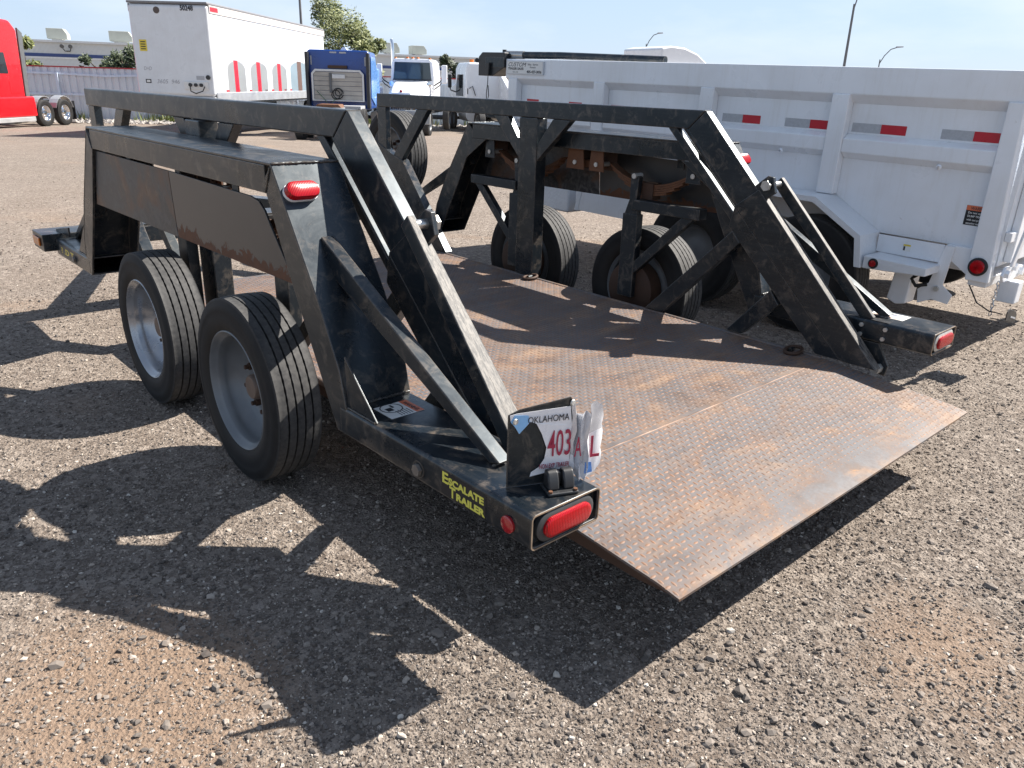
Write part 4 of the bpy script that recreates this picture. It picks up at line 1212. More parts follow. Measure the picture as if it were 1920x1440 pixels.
# tailgate with latch
tg = MB().box(.075, 2.02, -.072, -.045, .60, 1.46).build('tailgate', W, dump, bevel=.004)
for x in (.16, .75, 1.3, 1.9):
    MB().box(x, x + .09, -.115, -.073, .62, 1.45).build('gate_rib', W, tg, bevel=.005)
MB().box(.078, .30, -.108, -.073, .745, .80).build('gate_rail', W, tg, bevel=.004)
MB().prism([(-.03, .575), (.0, .62), (.06, .62), (.30, .60), (.31, .54), (.06, .53), (.0, .535)], -.145, -.130, 'y').build('latch_plate', W, tg, bevel=.003)
MB().bar((.055, -.155, .62), (.075, -.175, .86), .014, .055, side=(0, 1, 0)).build('latch_lever', W, tg, bevel=.004)
for x, z_ in ((.02, .58), (.13, .61), (.26, .57)):
    MB().cyl((x, -.145, z_), (x, -.165, z_), .024, 6).build('latch_bolt', W, tg)
MB().box(.11, .20, -.20, -.10, .40, .53).build('hitch_block', W, tg, bevel=.008)
for k in range(9):
    c_ = Vector((.0, -.125, .525 - k * .022))
    pt = [c_ + Vector(((.007 * math.cos(t)) if k % 2 else 0, 0 if k % 2 else .007 * math.cos(t), .015 * math.sin(t))) for t in np.linspace(0, 6.283, 11)]
    MB().tube(pt, .0026, 6).build('chain_link', M['alu_rail'], tg, smooth=60)
MB().tube([(.10, -.15, 1.02), (.085, -.16, .92), (.075, -.175, .86)], .005, 6).build('gate_chain', M['alu_rail'], tg, smooth=60)
bs = MB()
bs.prism([(-.08, .345), (.11, .300), (.11, .345), (.085, .372), (-.055, .410), (-.08, .395)], -.232, -.226, 'y')
bs.prism([(-.08, .345), (.11, .300), (.11, .294), (-.08, .339)], -.225, -.15, 'y')
bst = bs.build('plate_holder', M['plastic'], dump, bevel=.003)
MB().prism([(-.01, .362), (.085, .337), (.085, .327), (-.01, .352)], -.2345, -.2325, 'y').build('holder_slot', M['silver_tape'], bst)
MB().tube([(.03, .03, .48), (-.03, -.05, .40), (-.02, -.12, .365), (-.05, -.20, .370)], .004, 6).build('lamp_wire', M['rubber'], dump, smooth=60)
# tarp roller housing and tube at the front end, control handle
th = MB().prism([(4.165, 1.70), (4.47, 1.70), (4.52, 1.662), (4.52, 1.50), (4.32, 1.50), (4.165, 1.575)], -.02, .14).build('tarp_housing', M['plastic'], dump, bevel=.006)
MB().box(-.024, -.0205, 4.165, 4.42, 1.575, 1.66).build('housing_cover', M['black'], th, bevel=.002)
MB().cyl((-.03, 4.53, 1.63), (.02, 4.58, 1.63), .02, 10).build('crank_knob', M['plastic'], th)
MB().cyl((.05, 4.24, 1.70), (.05, 4.24, 1.725), .02, 10).build('crank_knob', M['plastic'], th)
MB().tube([(.055, 4.20, 1.683), (.085, 4.05, 1.683), (.12, 3.6, 1.685), (.20, 2.55, 1.668)], .030, 12).build('tarp_roll', M['black_clean'], dump, smooth=50)
MB().tube([(.055, 4.25, 1.684), (.088, 4.02, 1.684)], .034, 12).build('roll_collar', M['steel'], dump, smooth=50)
hd = MB().prism([(4.335, 1.615), (4.385, 1.615), (4.375, 1.505), (4.345, 1.505)], -.05, -.024).build('control_handle', M['plastic'], dump, bevel=.005)
MB().tube([(-.037, 4.36, 1.505), (-.037, 4.362, 1.44), (-.035, 4.38, 1.35), (-.035, 4.37, 1.27), (-.037, 4.345, 1.33), (-.037, 4.355, 1.42)], .004, 6).build('control_cable', M['rubber'], hd, smooth=60)

# ------------------------------------------------------------------ trucks
T3 = tyre_mesh(.51, .28, .29, 5, 60, .014, .01)
R3 = mesh_of(MB().lathe([(.12, .30), (.125, .292), (.11, .275), (.06, .262), (.02, .25), (.03, .18), (.05, .15), (.055, .11), (.09, .09), (.095, .001)], (0, 0, 0), 'x', 36, closed=False), 'wheel', M['chrome'])
R3b = mesh_of(MB().lathe([(.12, .30), (.125, .292), (.11, .275), (.06, .262), (-.04, .25), (-.05, .18), (-.03, .12), (.02, .09), (.03, .001)], (0, 0, 0), 'x', 36, closed=False), 'wheel', M['rim_grey'])
def truck_wheel(parent, c, outward, rim=R3):
    w_ = link('wheel', rim, parent, c, 0.0 if outward > 0 else math.pi)
    link('tyre', T3, w_)
    return w_
def tractor_base(t, ys, hw=1.05, y0=0, y1=6, rim=R3):
    MB().box(-.45, -.36, y0, y1, .72, .98).build('chassis_rail', M['black_inner'], t)
    MB().box(.36, .45, y0, y1, .72, .98).build('chassis_rail', M['black_inner'], t)
    for y in ys:
        for s in (-1, 1): truck_wheel(t, (s * hw, y, .51), s, rim)
        MB().cyl((-hw, y, .51), (hw, y, .51), .07, 10).build('axle', M['black_inner'], t)

# red sleeper tractor at the left edge: local +Y = its forward direction
pr = far(91, 34.0)
hd_ = (-RH * .06 - FH * 1.0).normalized()
rzt = math.atan2(-hd_.x, hd_.y)
nrm = Vector((hd_.y, -hd_.x, 0))            # its right hand
sgn = 1 if nrm.dot(-pr) > 0 else -1         # side that faces the camera
red = thing('red_truck', 'bright red sleeper tractor parked at the left edge', 'truck', pr - nrm * (sgn * 1.15) , rzt, local=True)
RP = M['red_paint']
tractor_base(red, (-.65, .65, 5.0), 1.05, -1.3, 6.0)
sl = MB().prism([(1.75, .62), (1.75, 1.25), (1.62, 3.55), (1.95, 3.86), (3.4, 3.92), (4.3, 3.2), (4.9, 2.1), (6.9, 1.75), (7.0, .62)], -1.2, 1.2).build('cab', RP, red, bevel=.12, seg=4)
for s in (-1, 1): MB().prism([(1.50, 1.05), (1.30, 3.45), (1.55, 3.62), (1.72, 1.05)], s * 1.10, s * 1.17).build('side_extender', M['grey_plastic'], red, bevel=.01)
for s in (-1, 1):
    MB().prism([(2.55, 1.98), (3.35, 1.98), (3.22, 2.72), (2.62, 2.72)], s * 1.195, s * 1.21).build('sleeper_window', M['glass'], red, bevel=.03)
    MB().prism([(2.95, 3.25), (3.55, 3.25), (3.42, 3.62), (2.98, 3.60)], s * 1.195, s * 1.212).build('upper_window', M['glass'], red, bevel=.02)
    MB().prism([(1.30, .42), (4.2, .42), (4.2, 1.16), (1.34, 1.16)], s * .98, s * 1.255).build('side_skirt', RP, red, bevel=.06, seg=3)
    MB().box(s * 1.0, s * 1.24, 1.45, 4.1, .24, .415).build('lower_skirt', M['alu_rail'], red, bevel=.02)
    MB().prism([(2.2, 1.28), (2.2, 1.72), (2.6, 1.72), (2.6, 1.28)], s * 1.2, s * 1.206).build('luggage_door', RP, red, bevel=.01)
    for y in (-.65, .65):
        pf = [(y + .62 * math.cos(t), .55 + .62 * math.sin(t)) for t in np.linspace(math.radians(15), math.radians(120 if y > 0 else 165), 9)]
        pf2 = [(a, b - .02) for a, b in reversed(pf)]
        MB().prism(pf + pf2, s * .82, s * 1.18).build('wheel_fender', M['alu_rail'], red)
for s in (-1, 1): MB().box(s * .8, s * 1.2, -1.32, -1.30, .2, .95).build('mud_flap', M['plastic'], red)
MB().box(-.4, .4, -.5, .5, .99, 1.12).build('fifth_wheel', M['black_inner'], red, bevel=.02)
MB().box(.95, 1.0, 1.32, 1.48, .5, .95).build('tank_bracket', M['plastic'], red)

# white box trailer, nose towards us
BTP = far(327, 27.2)
bt = thing('box_trailer', 'long white box semi trailer with faded cylinder pictures and red stripes', 'trailer', BTP, -math.radians(45.5), local=True)
WB = M['white_box']
body = MB().box(-1.30, 1.30, 0, 12.9, 1.28, 4.02).build('box_body', WB, bt, bevel=.12, seg=4)
MB().box(-1.31, 1.31, -.012, 12.91, 4.021, 4.10).build('roof_edge', simple('roof_edge_grey', (0.20, 0.20, 0.21), .5), bt, bevel=.03)
for s in (-1, 1):
    MB().box(s * 1.298, s * 1.325, .10, 12.9, 3.78, 4.018).build('top_rail', M['top_rail'], bt, bevel=.01)
    MB().box(s * 1.298, s * 1.322, .10, 12.9, 1.12, 1.42).build('bottom_rail', M['alu_rail'], bt, bevel=.01)
MB().box(-1.28, 1.28, .02, .10, 1.06, 1.279).build('nose_rail', M['white_box'], bt, bevel=.01)
MB().box(-1.285, 1.285, .12, 12.88, 1.06, 1.12).build('underfloor', M['black_inner'], bt)
MB().cyl((-.35, .02, 3.83), (-.35, -.012, 3.83), .10, 20).build('round_badge', simple('brown_badge', (0.09, 0.065, 0.055), .5), bt)
lettering('50248', M['ink'], bt, (.42, -.008, 3.84), (1, 0, 0), (0, 0, 1), .21, width=.42, depth=.002, bold=.006)
yl = MB().box(-1.04, -.80, -.006, .0, 2.62, 2.96).build('notice', M['label_yellow'], bt)
for k in range(4): MB().box(-1.0, -.84, -.0075, -.0062, 2.67 + k * .07, 2.70 + k * .07).build('print_line', M['ink'], yl)
sm = MB().box(-.98, -.80, -.005, .0, 1.66, 1.78).build('small_label', M['ink'], bt)
MB().box(-.95, -.83, -.0065, -.0052, 1.685, 1.755).build('label_face', M['label_white'], sm)
lettering('3605  946', simple('pencil', (0.38, 0.38, 0.40), .6), bt, (-.62, -.004, 1.66), (1, 0, 0), (0, 0, 1), .18, width=.75, depth=.001, shear=.2)
lettering('D+D', simple('pencil_b', (0.42, 0.42, 0.44), .6), bt, (-1.0, -.004, 2.05), (1, 0, 0), (0, 0, 1), .16, width=.26, depth=.001, shear=.2)
cb = MB().box(.30, 1.10, -.04, .0, 1.50, 1.74).build('hose_box', M['label_white'], bt, bevel=.01)
for x in (.52, .70, .88): MB().cyl((x, -.10, 1.64), (x, -.04, 1.64), .055, 12).build('glad_hand', M['plastic'], cb)
MB().tube([(.52, -.10, 1.60), (.55, -.14, 1.45), (.72, -.15, 1.38), (.95, -.14, 1.46), (1.0, -.08, 1.60)], .018, 6).build('hose', M['rubber'], cb, smooth=60)
MB().cyl((1.12, -.05, 1.88), (1.12, .02, 1.88), .07, 14).build('socket', M['plastic'], bt)
MB().box(.72, .98, -.008, 0, 1.80, 1.92).build('vent_label', M['silver_tape'], bt)
# faded pictures on the long side: domed cylinders with a red stripe
SX = 1.301
def cyl_picture(y0, y1, top, stripe, grey):
    w_ = y1 - y0
    arc = [(y0 + w_ * (1 - math.cos(t)) / 2, top - .30 + .30 * math.sin(t)) for t in np.linspace(0, math.pi, 13)]
    pc = MB().prism([(y0, 1.43)] + arc + [(y1, 1.43)], SX, SX + .003).build('printed_cylinder', grey, body)
    MB().prism([(y0 + w_ * .36, 1.43), (y0 + w_ * .36, top - .03), (y0 + w_ * .58, top - .04), (y0 + w_ * .58, 1.43)], SX + .0032, SX + .005).build('printed_stripe', stripe, pc)
    a2 = [(y, z - .06) for y, z in reversed(arc)]
    MB().prism(arc + a2, SX + .0032, SX + .0045).build('printed_rim', simple('printed_grey', (0.40, 0.41, 0.43), .5), pc)
G1 = simple('printed_pale', (0.25, 0.26, 0.265), .45, 0, .12, 2); G2 = simple('printed_slate', (0.20, 0.26, 0.30), .45, 0, .3, 1.5)
for y0, y1, st_, g in ((1.15, 2.75, M['red_tape'], G1), (3.25, 4.95, M['red_tape'], G1), (5.5, 7.2, M['red_tape'], G1), (7.7, 10.2, simple('printed_brown', (.12, .07, .055), .5), G2)):
    cyl_picture(y0, y1, 2.48 if g is G1 else 2.62, st_, g)
for y in (.9, 1.9, 3.0, 4.6, 5.3, 6.8, 7.5): MB().box(SX, SX + .003, y, y + .28, 1.44, 1.50).build('tape_mark', M['red_tape'], body)
PW = simple('overpainted_white', (0.82, 0.83, 0.84), .35, 0, .02, 2)
for y0, y1, z0, z1 in ((2.6, 5.6, 3.02, 3.46), (6.0, 9.8, 2.98, 3.42)):
    MB().prism([(y0, z0 + .1), (y0 + .3, z0), (y1 - .4, z0 + .02), (y1, z0 + .15), (y1 - .1, z1), (y0 + .2, z1 + .03)], SX, SX + .002).build('overpainted_patch', PW, body)
MB().box(SX, SX + .03, .15, .75, 3.84, 3.97).build('corner_tag', M['red_tape'], body)
for x in (-.9, .9):
    MB().box(x - .06, x + .06, 2.4, 2.52, .05, 1.06).build('landing_leg', M['grey_plastic'], bt)
    MB().box(x - .12, x + .12, 2.33, 2.59, .0, .05).build('landing_foot', M['grey_plastic'], bt)
    for y in (10.6, 11.9): truck_wheel(bt, (math.copysign(1.1, x), y, .51), math.copysign(1, x), R3b)

# blue tractor seen from behind
bl = thing('blue_truck', 'blue sleeper tractor seen from behind with aluminium cab guard', 'truck', far(630, 29.5), CAM_AZ + math.radians(3), local=True)
tractor_base(bl, (-1.8, -.5, 5.2), .95, -2.5, 6, R3b)
BP = M['blue_paint']
cabp = [(-1.10, .95), (-1.13, 1.4), (-1.10, 2.86), (-1.02, 2.93), (1.02, 2.93), (1.10, 2.86), (1.13, 1.4), (1.10, .95)]
cb_ = MB().prism(cabp, .62, 2.5, 'y').build('cab', BP, bl, bevel=.05, seg=3)
MB().prism([(-1.06, 1.0), (-1.05, 2.4), (1.05, 2.4), (1.06, 1.0)], 2.5, 4.1, 'y').build('front_cab', M['blue_lite'], bl, bevel=.08, seg=3)
MB().prism([(-.98, 1.0), (-.95, 1.75), (.95, 1.75), (.98, 1.0)], 4.1, 6.2, 'y').build('hood', M['blue_lite'], bl, bevel=.12, seg=3)
for s in (-1, 1):
    MB().prism([(.30, 1.0), (.34, 2.84), (.64, 2.84), (.64, 1.0)], s * 1.02, s * 1.127).build('side_extender', M['plastic'], bl, bevel=.01)
    MB().prism([(.70, 1.35), (1.9, 1.05), (2.6, 2.2), (2.0, 2.75), (.8, 2.75)], s * 1.128, s * 1.150).build('side_fairing', M['blue_lite'], bl, bevel=.02)
    for a, b in ((.35, .20),): MB().box(s * .93, s * .98, .605, .615, 2.42, 2.72).build('reflector', M['silver_tape'], cb_)
    MB().box(s * .05 + (-.24 if s < 0 else 0), s * .05 + (.24 if s > 0 else 0), .605, .615, 2.82, 2.87).build('reflector', M['silver_tape'], cb_)
MB().box(-.35, .32, .45, .60, 2.32, 2.42).build('rack_light_bar', M['rust_dark'], bl)
MB().prism([(-.16, .0), (.16, .0), (.05, .14), (-.05, .14)], 2.0, 2.3, 'y').build('roof_horn', M['white_cab'], bl).location.z = 2.93
hr = MB()
o_ = [(-.93, 1.22), (-.93, 2.14), (-.80, 2.28), (.80, 2.28), (.93, 2.14), (.93, 1.22)]
i_ = [(-.86, 1.26), (-.86, 2.11), (-.77, 2.21), (.77, 2.21), (.86, 2.11), (.86, 1.26)]
hr.tubeprofile(o_, i_, .34, .42)
rk = hr.build('cab_guard', M['alu_rail'], bl, bevel=.008)
BW = simple('weathered_alu_plank', (0.36, 0.34, 0.31), .55, .25, .35, 2.5)
for k in range(6):
    MB().box(-.855, .855, .365, .395, 1.265 + k * .157, 1.265 + k * .157 + .148).build('guard_plank', BW, rk, bevel=.006)
MB().box(-.20, .26, .32, .364, 1.98, 2.12).build('tool_tray', M['alu_rail'], rk, bevel=.01)
MB().box(-.30, -.22, .30, .364, 1.5, 2.16).build('chain_hanger', M['grey_plastic'], rk)
for k, (cx_, cz_, r_) in enumerate(((.0, 1.48, .18), (-.08, 1.44, .15), (.02, 1.52, .12))):
    MB().tube([(cx_ + r_ * math.cos(t), .30 - .01 * k, cz_ + r_ * math.sin(t)) for t in np.linspace(0, 6.1, 20)], .016, 6).build('air_hose', M['rubber'], bl, smooth=60)
MB().tube([(-.75, .30, 1.55), (-.5, .25, 1.3), (-.3, .2, 1.05), (-.1, .25, 1.3)], .014, 6).build('air_hose', simple('green_hose', (.05, .13, .08), .5), bl, smooth=60)
MB().box(-.42, .42, -2.0, .2, .985, 1.06).build('deck_plate', M['alu_rail'], bl)
MB().prism([(-.5, 1.06), (.4, 1.06), (.3, 1.16), (-.4, 1.16)], -1.6, -.7, 'y').build('fifth_wheel', M['rust'], bl, bevel=.01)
MB().box(.25, .95, -.9, .3, 1.0, 1.10).build('side_step', M['silver_tape'], bl)

# white tractor facing us
wt = thing('white_truck', 'white conventional tractor facing us with orange roof lamps', 'truck', far(764, 34.0), CAM_AZ + math.pi + math.radians(-4), local=True)
# local +Y faces the camera now
tractor_base(wt, (1.0, -4.0, -5.3), .98, -6, 1.4, R3b)
WC = M['white_cab']
MB().prism([(-.90, 1.1), (-.92, 2.2), (-.86, 2.78), (-.74, 2.92), (.74, 2.92), (.86, 2.78), (.92, 2.2), (.90, 1.1)], -2.6, -1.0, 'y').build('cab', WC, wt, bevel=.06, seg=3)
ws = MB(); ws.v += [Vector(p) for p in ((-.80, -.985, 2.12), (.80, -.985, 2.12), (.74, -.992, 2.78), (-.74, -.992, 2.78), (-.80, -1.02, 2.12), (.80, -1.02, 2.12), (.74, -1.03, 2.78), (-.74, -1.03, 2.78))]
ws.f += [(0, 1, 2, 3), (7, 6, 5, 4), (0, 4, 5, 1), (1, 5, 6, 2), (2, 6, 7, 3), (3, 7, 4, 0)]
ws.build('windscreen', M['cab_glass'], wt, bevel=.01)
MB().box(-.82, .82, -.982, -.965, 2.08, 2.125).build('wiper_cowl', M['plastic'], wt)
hb = MB()
sec = [(-1.0, .86, 2.08), (-.2, .78, 1.96), (.7, .62, 1.78), (1.35, .50, 1.62)]
for y, hw_, zt in sec: hb.v += [Vector(p) for p in ((-hw_, y, 1.0), (-hw_, y, zt - .18), (-hw_ * .75, y, zt), (hw_ * .75, y, zt), (hw_, y, zt - .18), (hw_, y, 1.0))]
for k in range(3):
    for i in range(6):
        j = (i + 1) % 6; hb.f.append((k * 6 + i, k * 6 + j, k * 6 + 6 + j, k * 6 + 6 + i))
hb.f += [tuple(range(6)), tuple(range(18, 24))]
hb.build('hood', WC, wt, bevel=.05, seg=3)
MB().box(-.42, .42, 1.34, 1.38, .95, 1.55).build('grille', M['chrome'], wt, bevel=.03)
for k in range(9): MB().box(-.36 + k * .085, -.32 + k * .085, 1.381, 1.392, .99, 1.51).build('grille_bar', M['plastic'], wt)
MB().lathe([(0, .001), (0, .06), (.02, .05), (.02, .001)], (0, 1.3, 1.66), 'y', 16, closed=False).build('hood_badge', M['red_reflector'], wt)
for s in (-1, 1):
    MB().lathe([(-.12, .001), (-.10, .07), (0, .105), (.015, .10), (.02, .001)], (s * .78, -.55, 1.93), 'y', 18, closed=False).build('hood_mirror', M['chrome'], wt, smooth=40)
    MB().prism([(.50, .95), (1.18, .95), (1.20, 1.25), (1.05, 1.42), (.60, 1.45)], .45, 1.30, 'y').build('front_fender', WC, wt, bevel=.1, seg=3).scale.x = s
    MB().box(s * .72, s * 1.05, 1.27, 1.33, 1.12, 1.32).build('headlamp', M['silver_tape'], wt, bevel=.04)
    MB().tube([(s * .92, -1.0, 1.9), (s * 1.18, -.95, 2.05), (s * 1.30, -.9, 2.2)], .025, 8).build('mirror_arm', M['plastic'], wt, smooth=50)
    MB().tube([(s * .92, -1.0, 1.75), (s * 1.15, -.95, 1.9), (s * 1.28, -.9, 2.06)], .02, 8).build('mirror_arm', M['plastic'], wt, smooth=50)
    MB().box(s * 1.25, s * 1.48, -.98, -.86, 1.98, 2.70).build('mirror', WC, wt, bevel=.05, seg=3)
MB().prism([(-1.18, .45), (1.18, .45), (1.2, .85), (.9, .98), (-.9, .98), (-1.2, .85)], 1.36, 1.52, 'y').build('bumper', simple('grey_bumper', (.33, .34, .34), .4, .2), wt, bevel=.04, seg=3)
for s in (-1, 1): MB().box(s * .68, s * .95, 1.515, 1.535, .62, .78).build('fog_lamp', M['plastic'], wt, bevel=.03)
for x in (-.72, -.22, 0, .22, .72): MB().prism([(x - .05, 0), (x + .05, 0), (x + .035, .06), (x - .035, .06)], -1.25, -1.05, 'y').build('roof_lamp', M['amber_lens'], wt, bevel=.01).location.z = 2.925 if abs(x) < .7 else 2.90
MB().tube([(1.08, -2.2, .9), (1.08, -2.2, 3.2), (1.09, -2.22, 3.5), (1.15, -2.3, 3.68)], .07, 12).build('exhaust_stack', M['chrome'], wt, smooth=50)

# white day cab beyond the dump trailer
w2 = thing('white_truck', 'white truck cab behind the dump trailer front with amber beacon', 'truck', far(912, 39.0), CAM_AZ + math.radians(20), local=True)
tractor_base(w2, (-2.2, 2.4), .98, -3.2, 3.2, R3b)
MB().prism([(-1.05, .75), (-1.05, 2.75), (-.92, 3.02), (.92, 3.02), (1.05, 2.75), (1.05, .75)], -.2, 1.6, 'y').build('cab', WC, w2, bevel=.10, seg=4)
MB().prism([(1.6, .9), (1.6, 2.2), (2.6, 1.95), (3.1, 1.6), (3.1, .9)], -.95, .95).build('hood', WC, w2, bevel=.1, seg=3)
for s in (-1, 1):
    MB().prism([(.25, 1.55), (.25, 2.5), (1.2, 2.5), (1.45, 1.9), (1.45, 1.55)], s * 1.052, s * 1.06).build('side_window', M['glass'], w2)
    MB().tube([(s * 1.0, 1.5, 1.7), (s * 1.28, 1.6, 1.8), (s * 1.32, 1.6, 1.95)], .03, 8).build('mirror_arm', M['plastic'], w2, smooth=50)
    MB().box(s * 1.24, s * 1.42, 1.55, 1.66, 1.9, 2.5).build('mirror', M['plastic'], w2, bevel=.04)
    MB().cyl((s * .8, -.4, .75), (s * .8, .9, .75), .30, 18).build('fuel_tank', M['alu_rail'], w2, smooth=40)
MB().prism([(-.2, .9), (-.2, 2.6), (-2.6, 1.35), (-2.8, .9)], .55, 1.15).build('side_box', WC, w2, bevel=.03)
bc = MB().cyl((-.55, .6, 3.02), (-.55, .6, 3.16), .10, 12).build('beacon', M['amber_lens'], w2)
MB().box(-.98, -.94, -.205, -.15, 1.65, 1.9).build('door_latch', M['plastic'], w2)
MB().tube([(-.9, -.25, 1.9), (-.75, -.28, 2.0), (-.6, -.25, 1.6)], .02, 6).build('hose', M['rubber'], w2, smooth=50)
MB().lathe([(0, .001), (0, .07), (.02, .06), (.02, .001)], (.6, -2.82, .9), 'y', 14, sgn=-1, closed=False).build('tail_lamp', M['red_lens'], w2)

# another white tractor hidden behind the dump trailer: roof fairing shows above the rail
w3 = thing('white_truck', 'white tractor mostly hidden behind the dump trailer, rounded roof fairing showing above its rail', 'truck', far(1192, 25.0), CAM_AZ + math.radians(-62), local=True)
tractor_base(w3, (-1.2, 2.8), .98, -2.5, 3.6, R3b)
MB().prism([(.0, .8), (.0, 2.5), (1.9, 2.5), (2.3, 1.8), (3.8, 1.5), (3.8, .8)], -1.1, 1.1).build('cab', WC, w3, bevel=.08, seg=3)
fp = [(.12, 2.502), (.12, 2.96), (.45, 3.03), (.95, 3.00), (1.45, 2.85), (1.85, 2.60), (1.92, 2.502)]
MB().prism(fp, -.95, .95).build('roof_fairing', WC, w3, bevel=.14, seg=4)

# ------------------------------------------------------------------ fence
def far_line(u0, d0, u1, d1): return far(u0, d0), far(u1, d1)
FA, FB = far_line(-60, 37.5, 985, 44.5)
FB = FA + (FB - FA) * 1.8
dirf = (FB - FA); Lf = dirf.xy.length; ang = math.atan2(dirf.y, dirf.x)
FM = simple('galvanised_sheet', (0.66, 0.70, 0.74), .6, 0, .08, 1.2)
FR = simple('fence_rail_steel', (0.66, 0.74, 0.84), .5, 0, .08, 2)
FZ = -.66
fence = thing('sheet_fence', 'grey corrugated sheet metal fence with red cap along the yard', 'fence', (FA.x, FA.y, FZ), ang, local=True)
BAY = 3.55
nb = int(Lf / BAY) + 1
pitch = .30
def panel_mesh():
    mb = MB(); pr_ = []
    x = 0.0
    while x < BAY - .01:
        for dx_, dy_ in ((0, 0), (.16, 0), (.19, .045), (.27, .045)):
            if x + dx_ <= BAY: pr_.append((x + dx_, dy_))
        x += pitch
    pr_.append((BAY, 0))
    for z_ in (.02, 2.30):
        for a, b in pr_: mb.v.append(Vector((a, b, z_)))
    k = len(pr_)
    mb.f += [(i, i + 1, i + 1 + k, i + k) for i in range(k - 1)]
    return mb
PMESH = None
for i in range(nb):
    o = (panel_mesh().build('fence_panel', FM, fence) if PMESH is None else link('fence_panel', PMESH, fence))
    PMESH = o.data; o.location = (i * BAY, 0, 0)
    bend = -.07 if i % 3 == 1 else 0
    def seg(z_, nm, h, t):
        mbx = MB()
        pts_ = [(i * BAY + .001, z_), (i * BAY + BAY * .6, z_ + bend), (i * BAY + BAY - .001, z_)]
        mbx.prism([(a, b - h / 2) for a, b in pts_] + [(a, b + h / 2) for a, b in reversed(pts_)], -.004 - t, -.004, 'y')
        return mbx.build(nm, FR, fence)
    seg(2.02, 'fence_rail', .09, .06); bend = 0; seg(1.12, 'fence_rail', .09, .06)
    MB().box(i * BAY - .05, i * BAY + .05, -.17, -.066, -.1, 2.05).build('fence_post', FR, fence)
    MB().box(i * BAY + .002, i * BAY + BAY - .002, -.03, .06, 2.285, 2.335).build('fence_cap', simple('red_cap', (.42, .03, .04), .5) if i == 0 else bpy.data.materials['red_cap'], fence)

# raised verge with pale rock and weeds at its foot
vg = []
rk_xy = []
for k in range(4200):
    t = random.uniform(0, 1); p = FA.lerp(FB, t)
    nrmf = Vector((dirf.y, -dirf.x, 0)).normalized()
    if nrmf.dot(-p) < 0: nrmf = -nrmf
    q = p + nrmf * random.uniform(.2, 2.6)
    rk_xy.append((q.x, q.y))
rk_xy = np.array(rk_xy)
rk = bpy.data.objects.new('verge_rock', stones_mesh('verge_rock', rk_xy, rng.uniform(.08, .26, len(rk_xy))))
rk.data.materials.clear(); rk.data.materials.append(simple('pale_rock', (.33, .305, .28), .85, 0, .3, 3))
COL.objects.link(rk); rk['kind'] = 'stuff'; rk['label'] = 'pale rock heaped along the foot of the sheet fence'; rk['category'] = 'rock'
def grass_mat():
    mt, nt, b = newmat('weed_green')
    gi = N(nt, 'ShaderNodeNewGeometry')
    nt.links.new(mixc(nt, gi.outputs['Random Per Island'], (.07, .11, .025), (.26, .27, .09)), b.inputs['Base Color'])
    b.inputs['Roughness'].default_value = .7
    return mt
gm_ = MB()
for k in range(9000):
    t = random.uniform(0, 1)
    if 0.5 + .5 * math.sin(t * 37) < random.uniform(0.0, .9): continue
    p = FA.lerp(FB, t) + nrmf * random.uniform(.05, 1.1)
    h = random.uniform(.15, .55); a = random.uniform(0, 6.28); w_ = random.uniform(.02, .05)
    z_ = terrain(p.x, p.y)
    dx_, dy_ = math.cos(a) * w_, math.sin(a) * w_
    b0 = len(gm_.v)
    lean = Vector((random.uniform(-.15, .15), random.uniform(-.15, .15), h))
    gm_.v += [Vector((p.x - dx_, p.y - dy_, z_)), Vector((p.x + dx_, p.y + dy_, z_)), Vector((p.x, p.y, z_)) + lean]
    gm_.f.append((b0, b0 + 1, b0 + 2))
ORG = Vector((0, 0, 0))
gr = gm_.build('weeds', grass_mat(), None, recalc=False, kind='stuff'); gr['label'] = 'rough green weeds growing along the foot of the fence'; gr['category'] = 'weeds'

# ------------------------------------------------------------------ warehouse beyond the fence
BA, BB = far(-160, 86, 0), far(1010, 110, 0)
db = BB - BA; Lb = db.xy.length
bld = thing('warehouse', 'long pale metal warehouse with a blue stripe and rooftop units', 'building', (BA.x, BA.y, -.8), math.atan2(db.y, db.x), local=True)
def siding():
    mt, nt, b = newmat('ribbed_siding')
    v = objvec(nt)
    w_ = N(nt, 'ShaderNodeTexWave', Scale=2.6, Distortion=0.0); w_.bands_direction = 'X'; nt.links.new(v, w_.inputs['Vector'])
    nt.links.new(mixc(nt, mrange(nt, w_.outputs['Fac'], .3, .7), (.56, .58, .57), (.68, .70, .69)), b.inputs['Base Color'])
    b.inputs['Roughness'].default_value = .55
    bump(nt, b, w_.outputs['Fac'], .6, .05)
    return mt
SD = siding()
HT = 5.15
MB().box(0, Lb, 0, 32, 0, HT).build('wall', SD, bld)
rf = MB().prism([(-.2, HT + .002), (32.2, HT + .002), (16, HT + .22)], -.3, Lb + .3).build('roof', simple('roof_metal', (.60, .61, .60), .5, .2), bld)
MB().box(-.3, Lb + .3, -.26, -.05, HT - .12, HT + .10).build('eave_trim', simple('trim_white', (.66, .67, .66), .5), bld)
MB().box(2, Lb, -.05, -.005, 3.60, 3.92).build('blue_stripe', simple('stripe_blue', (.035, .065, .20), .5), bld)
MB().box(2, Lb, -.06, -.052, 3.42, 3.57).build('white_stripe', simple('stripe_white', (.72, .73, .72), .5), bld)
UM = simple('unit_beige', (.42, .43, .38), .5, .15, .2, 1)
def on_wall(u):
    r = ray(u, 157 + .0304 * (u - 960)); r.z = 0
    # intersect with line BA + t*db
    a = np.array([[r.x, -db.x], [r.y, -db.y]]); t = np.linalg.solve(a, np.array([BA.x, BA.y]))
    return t[1] * Lb
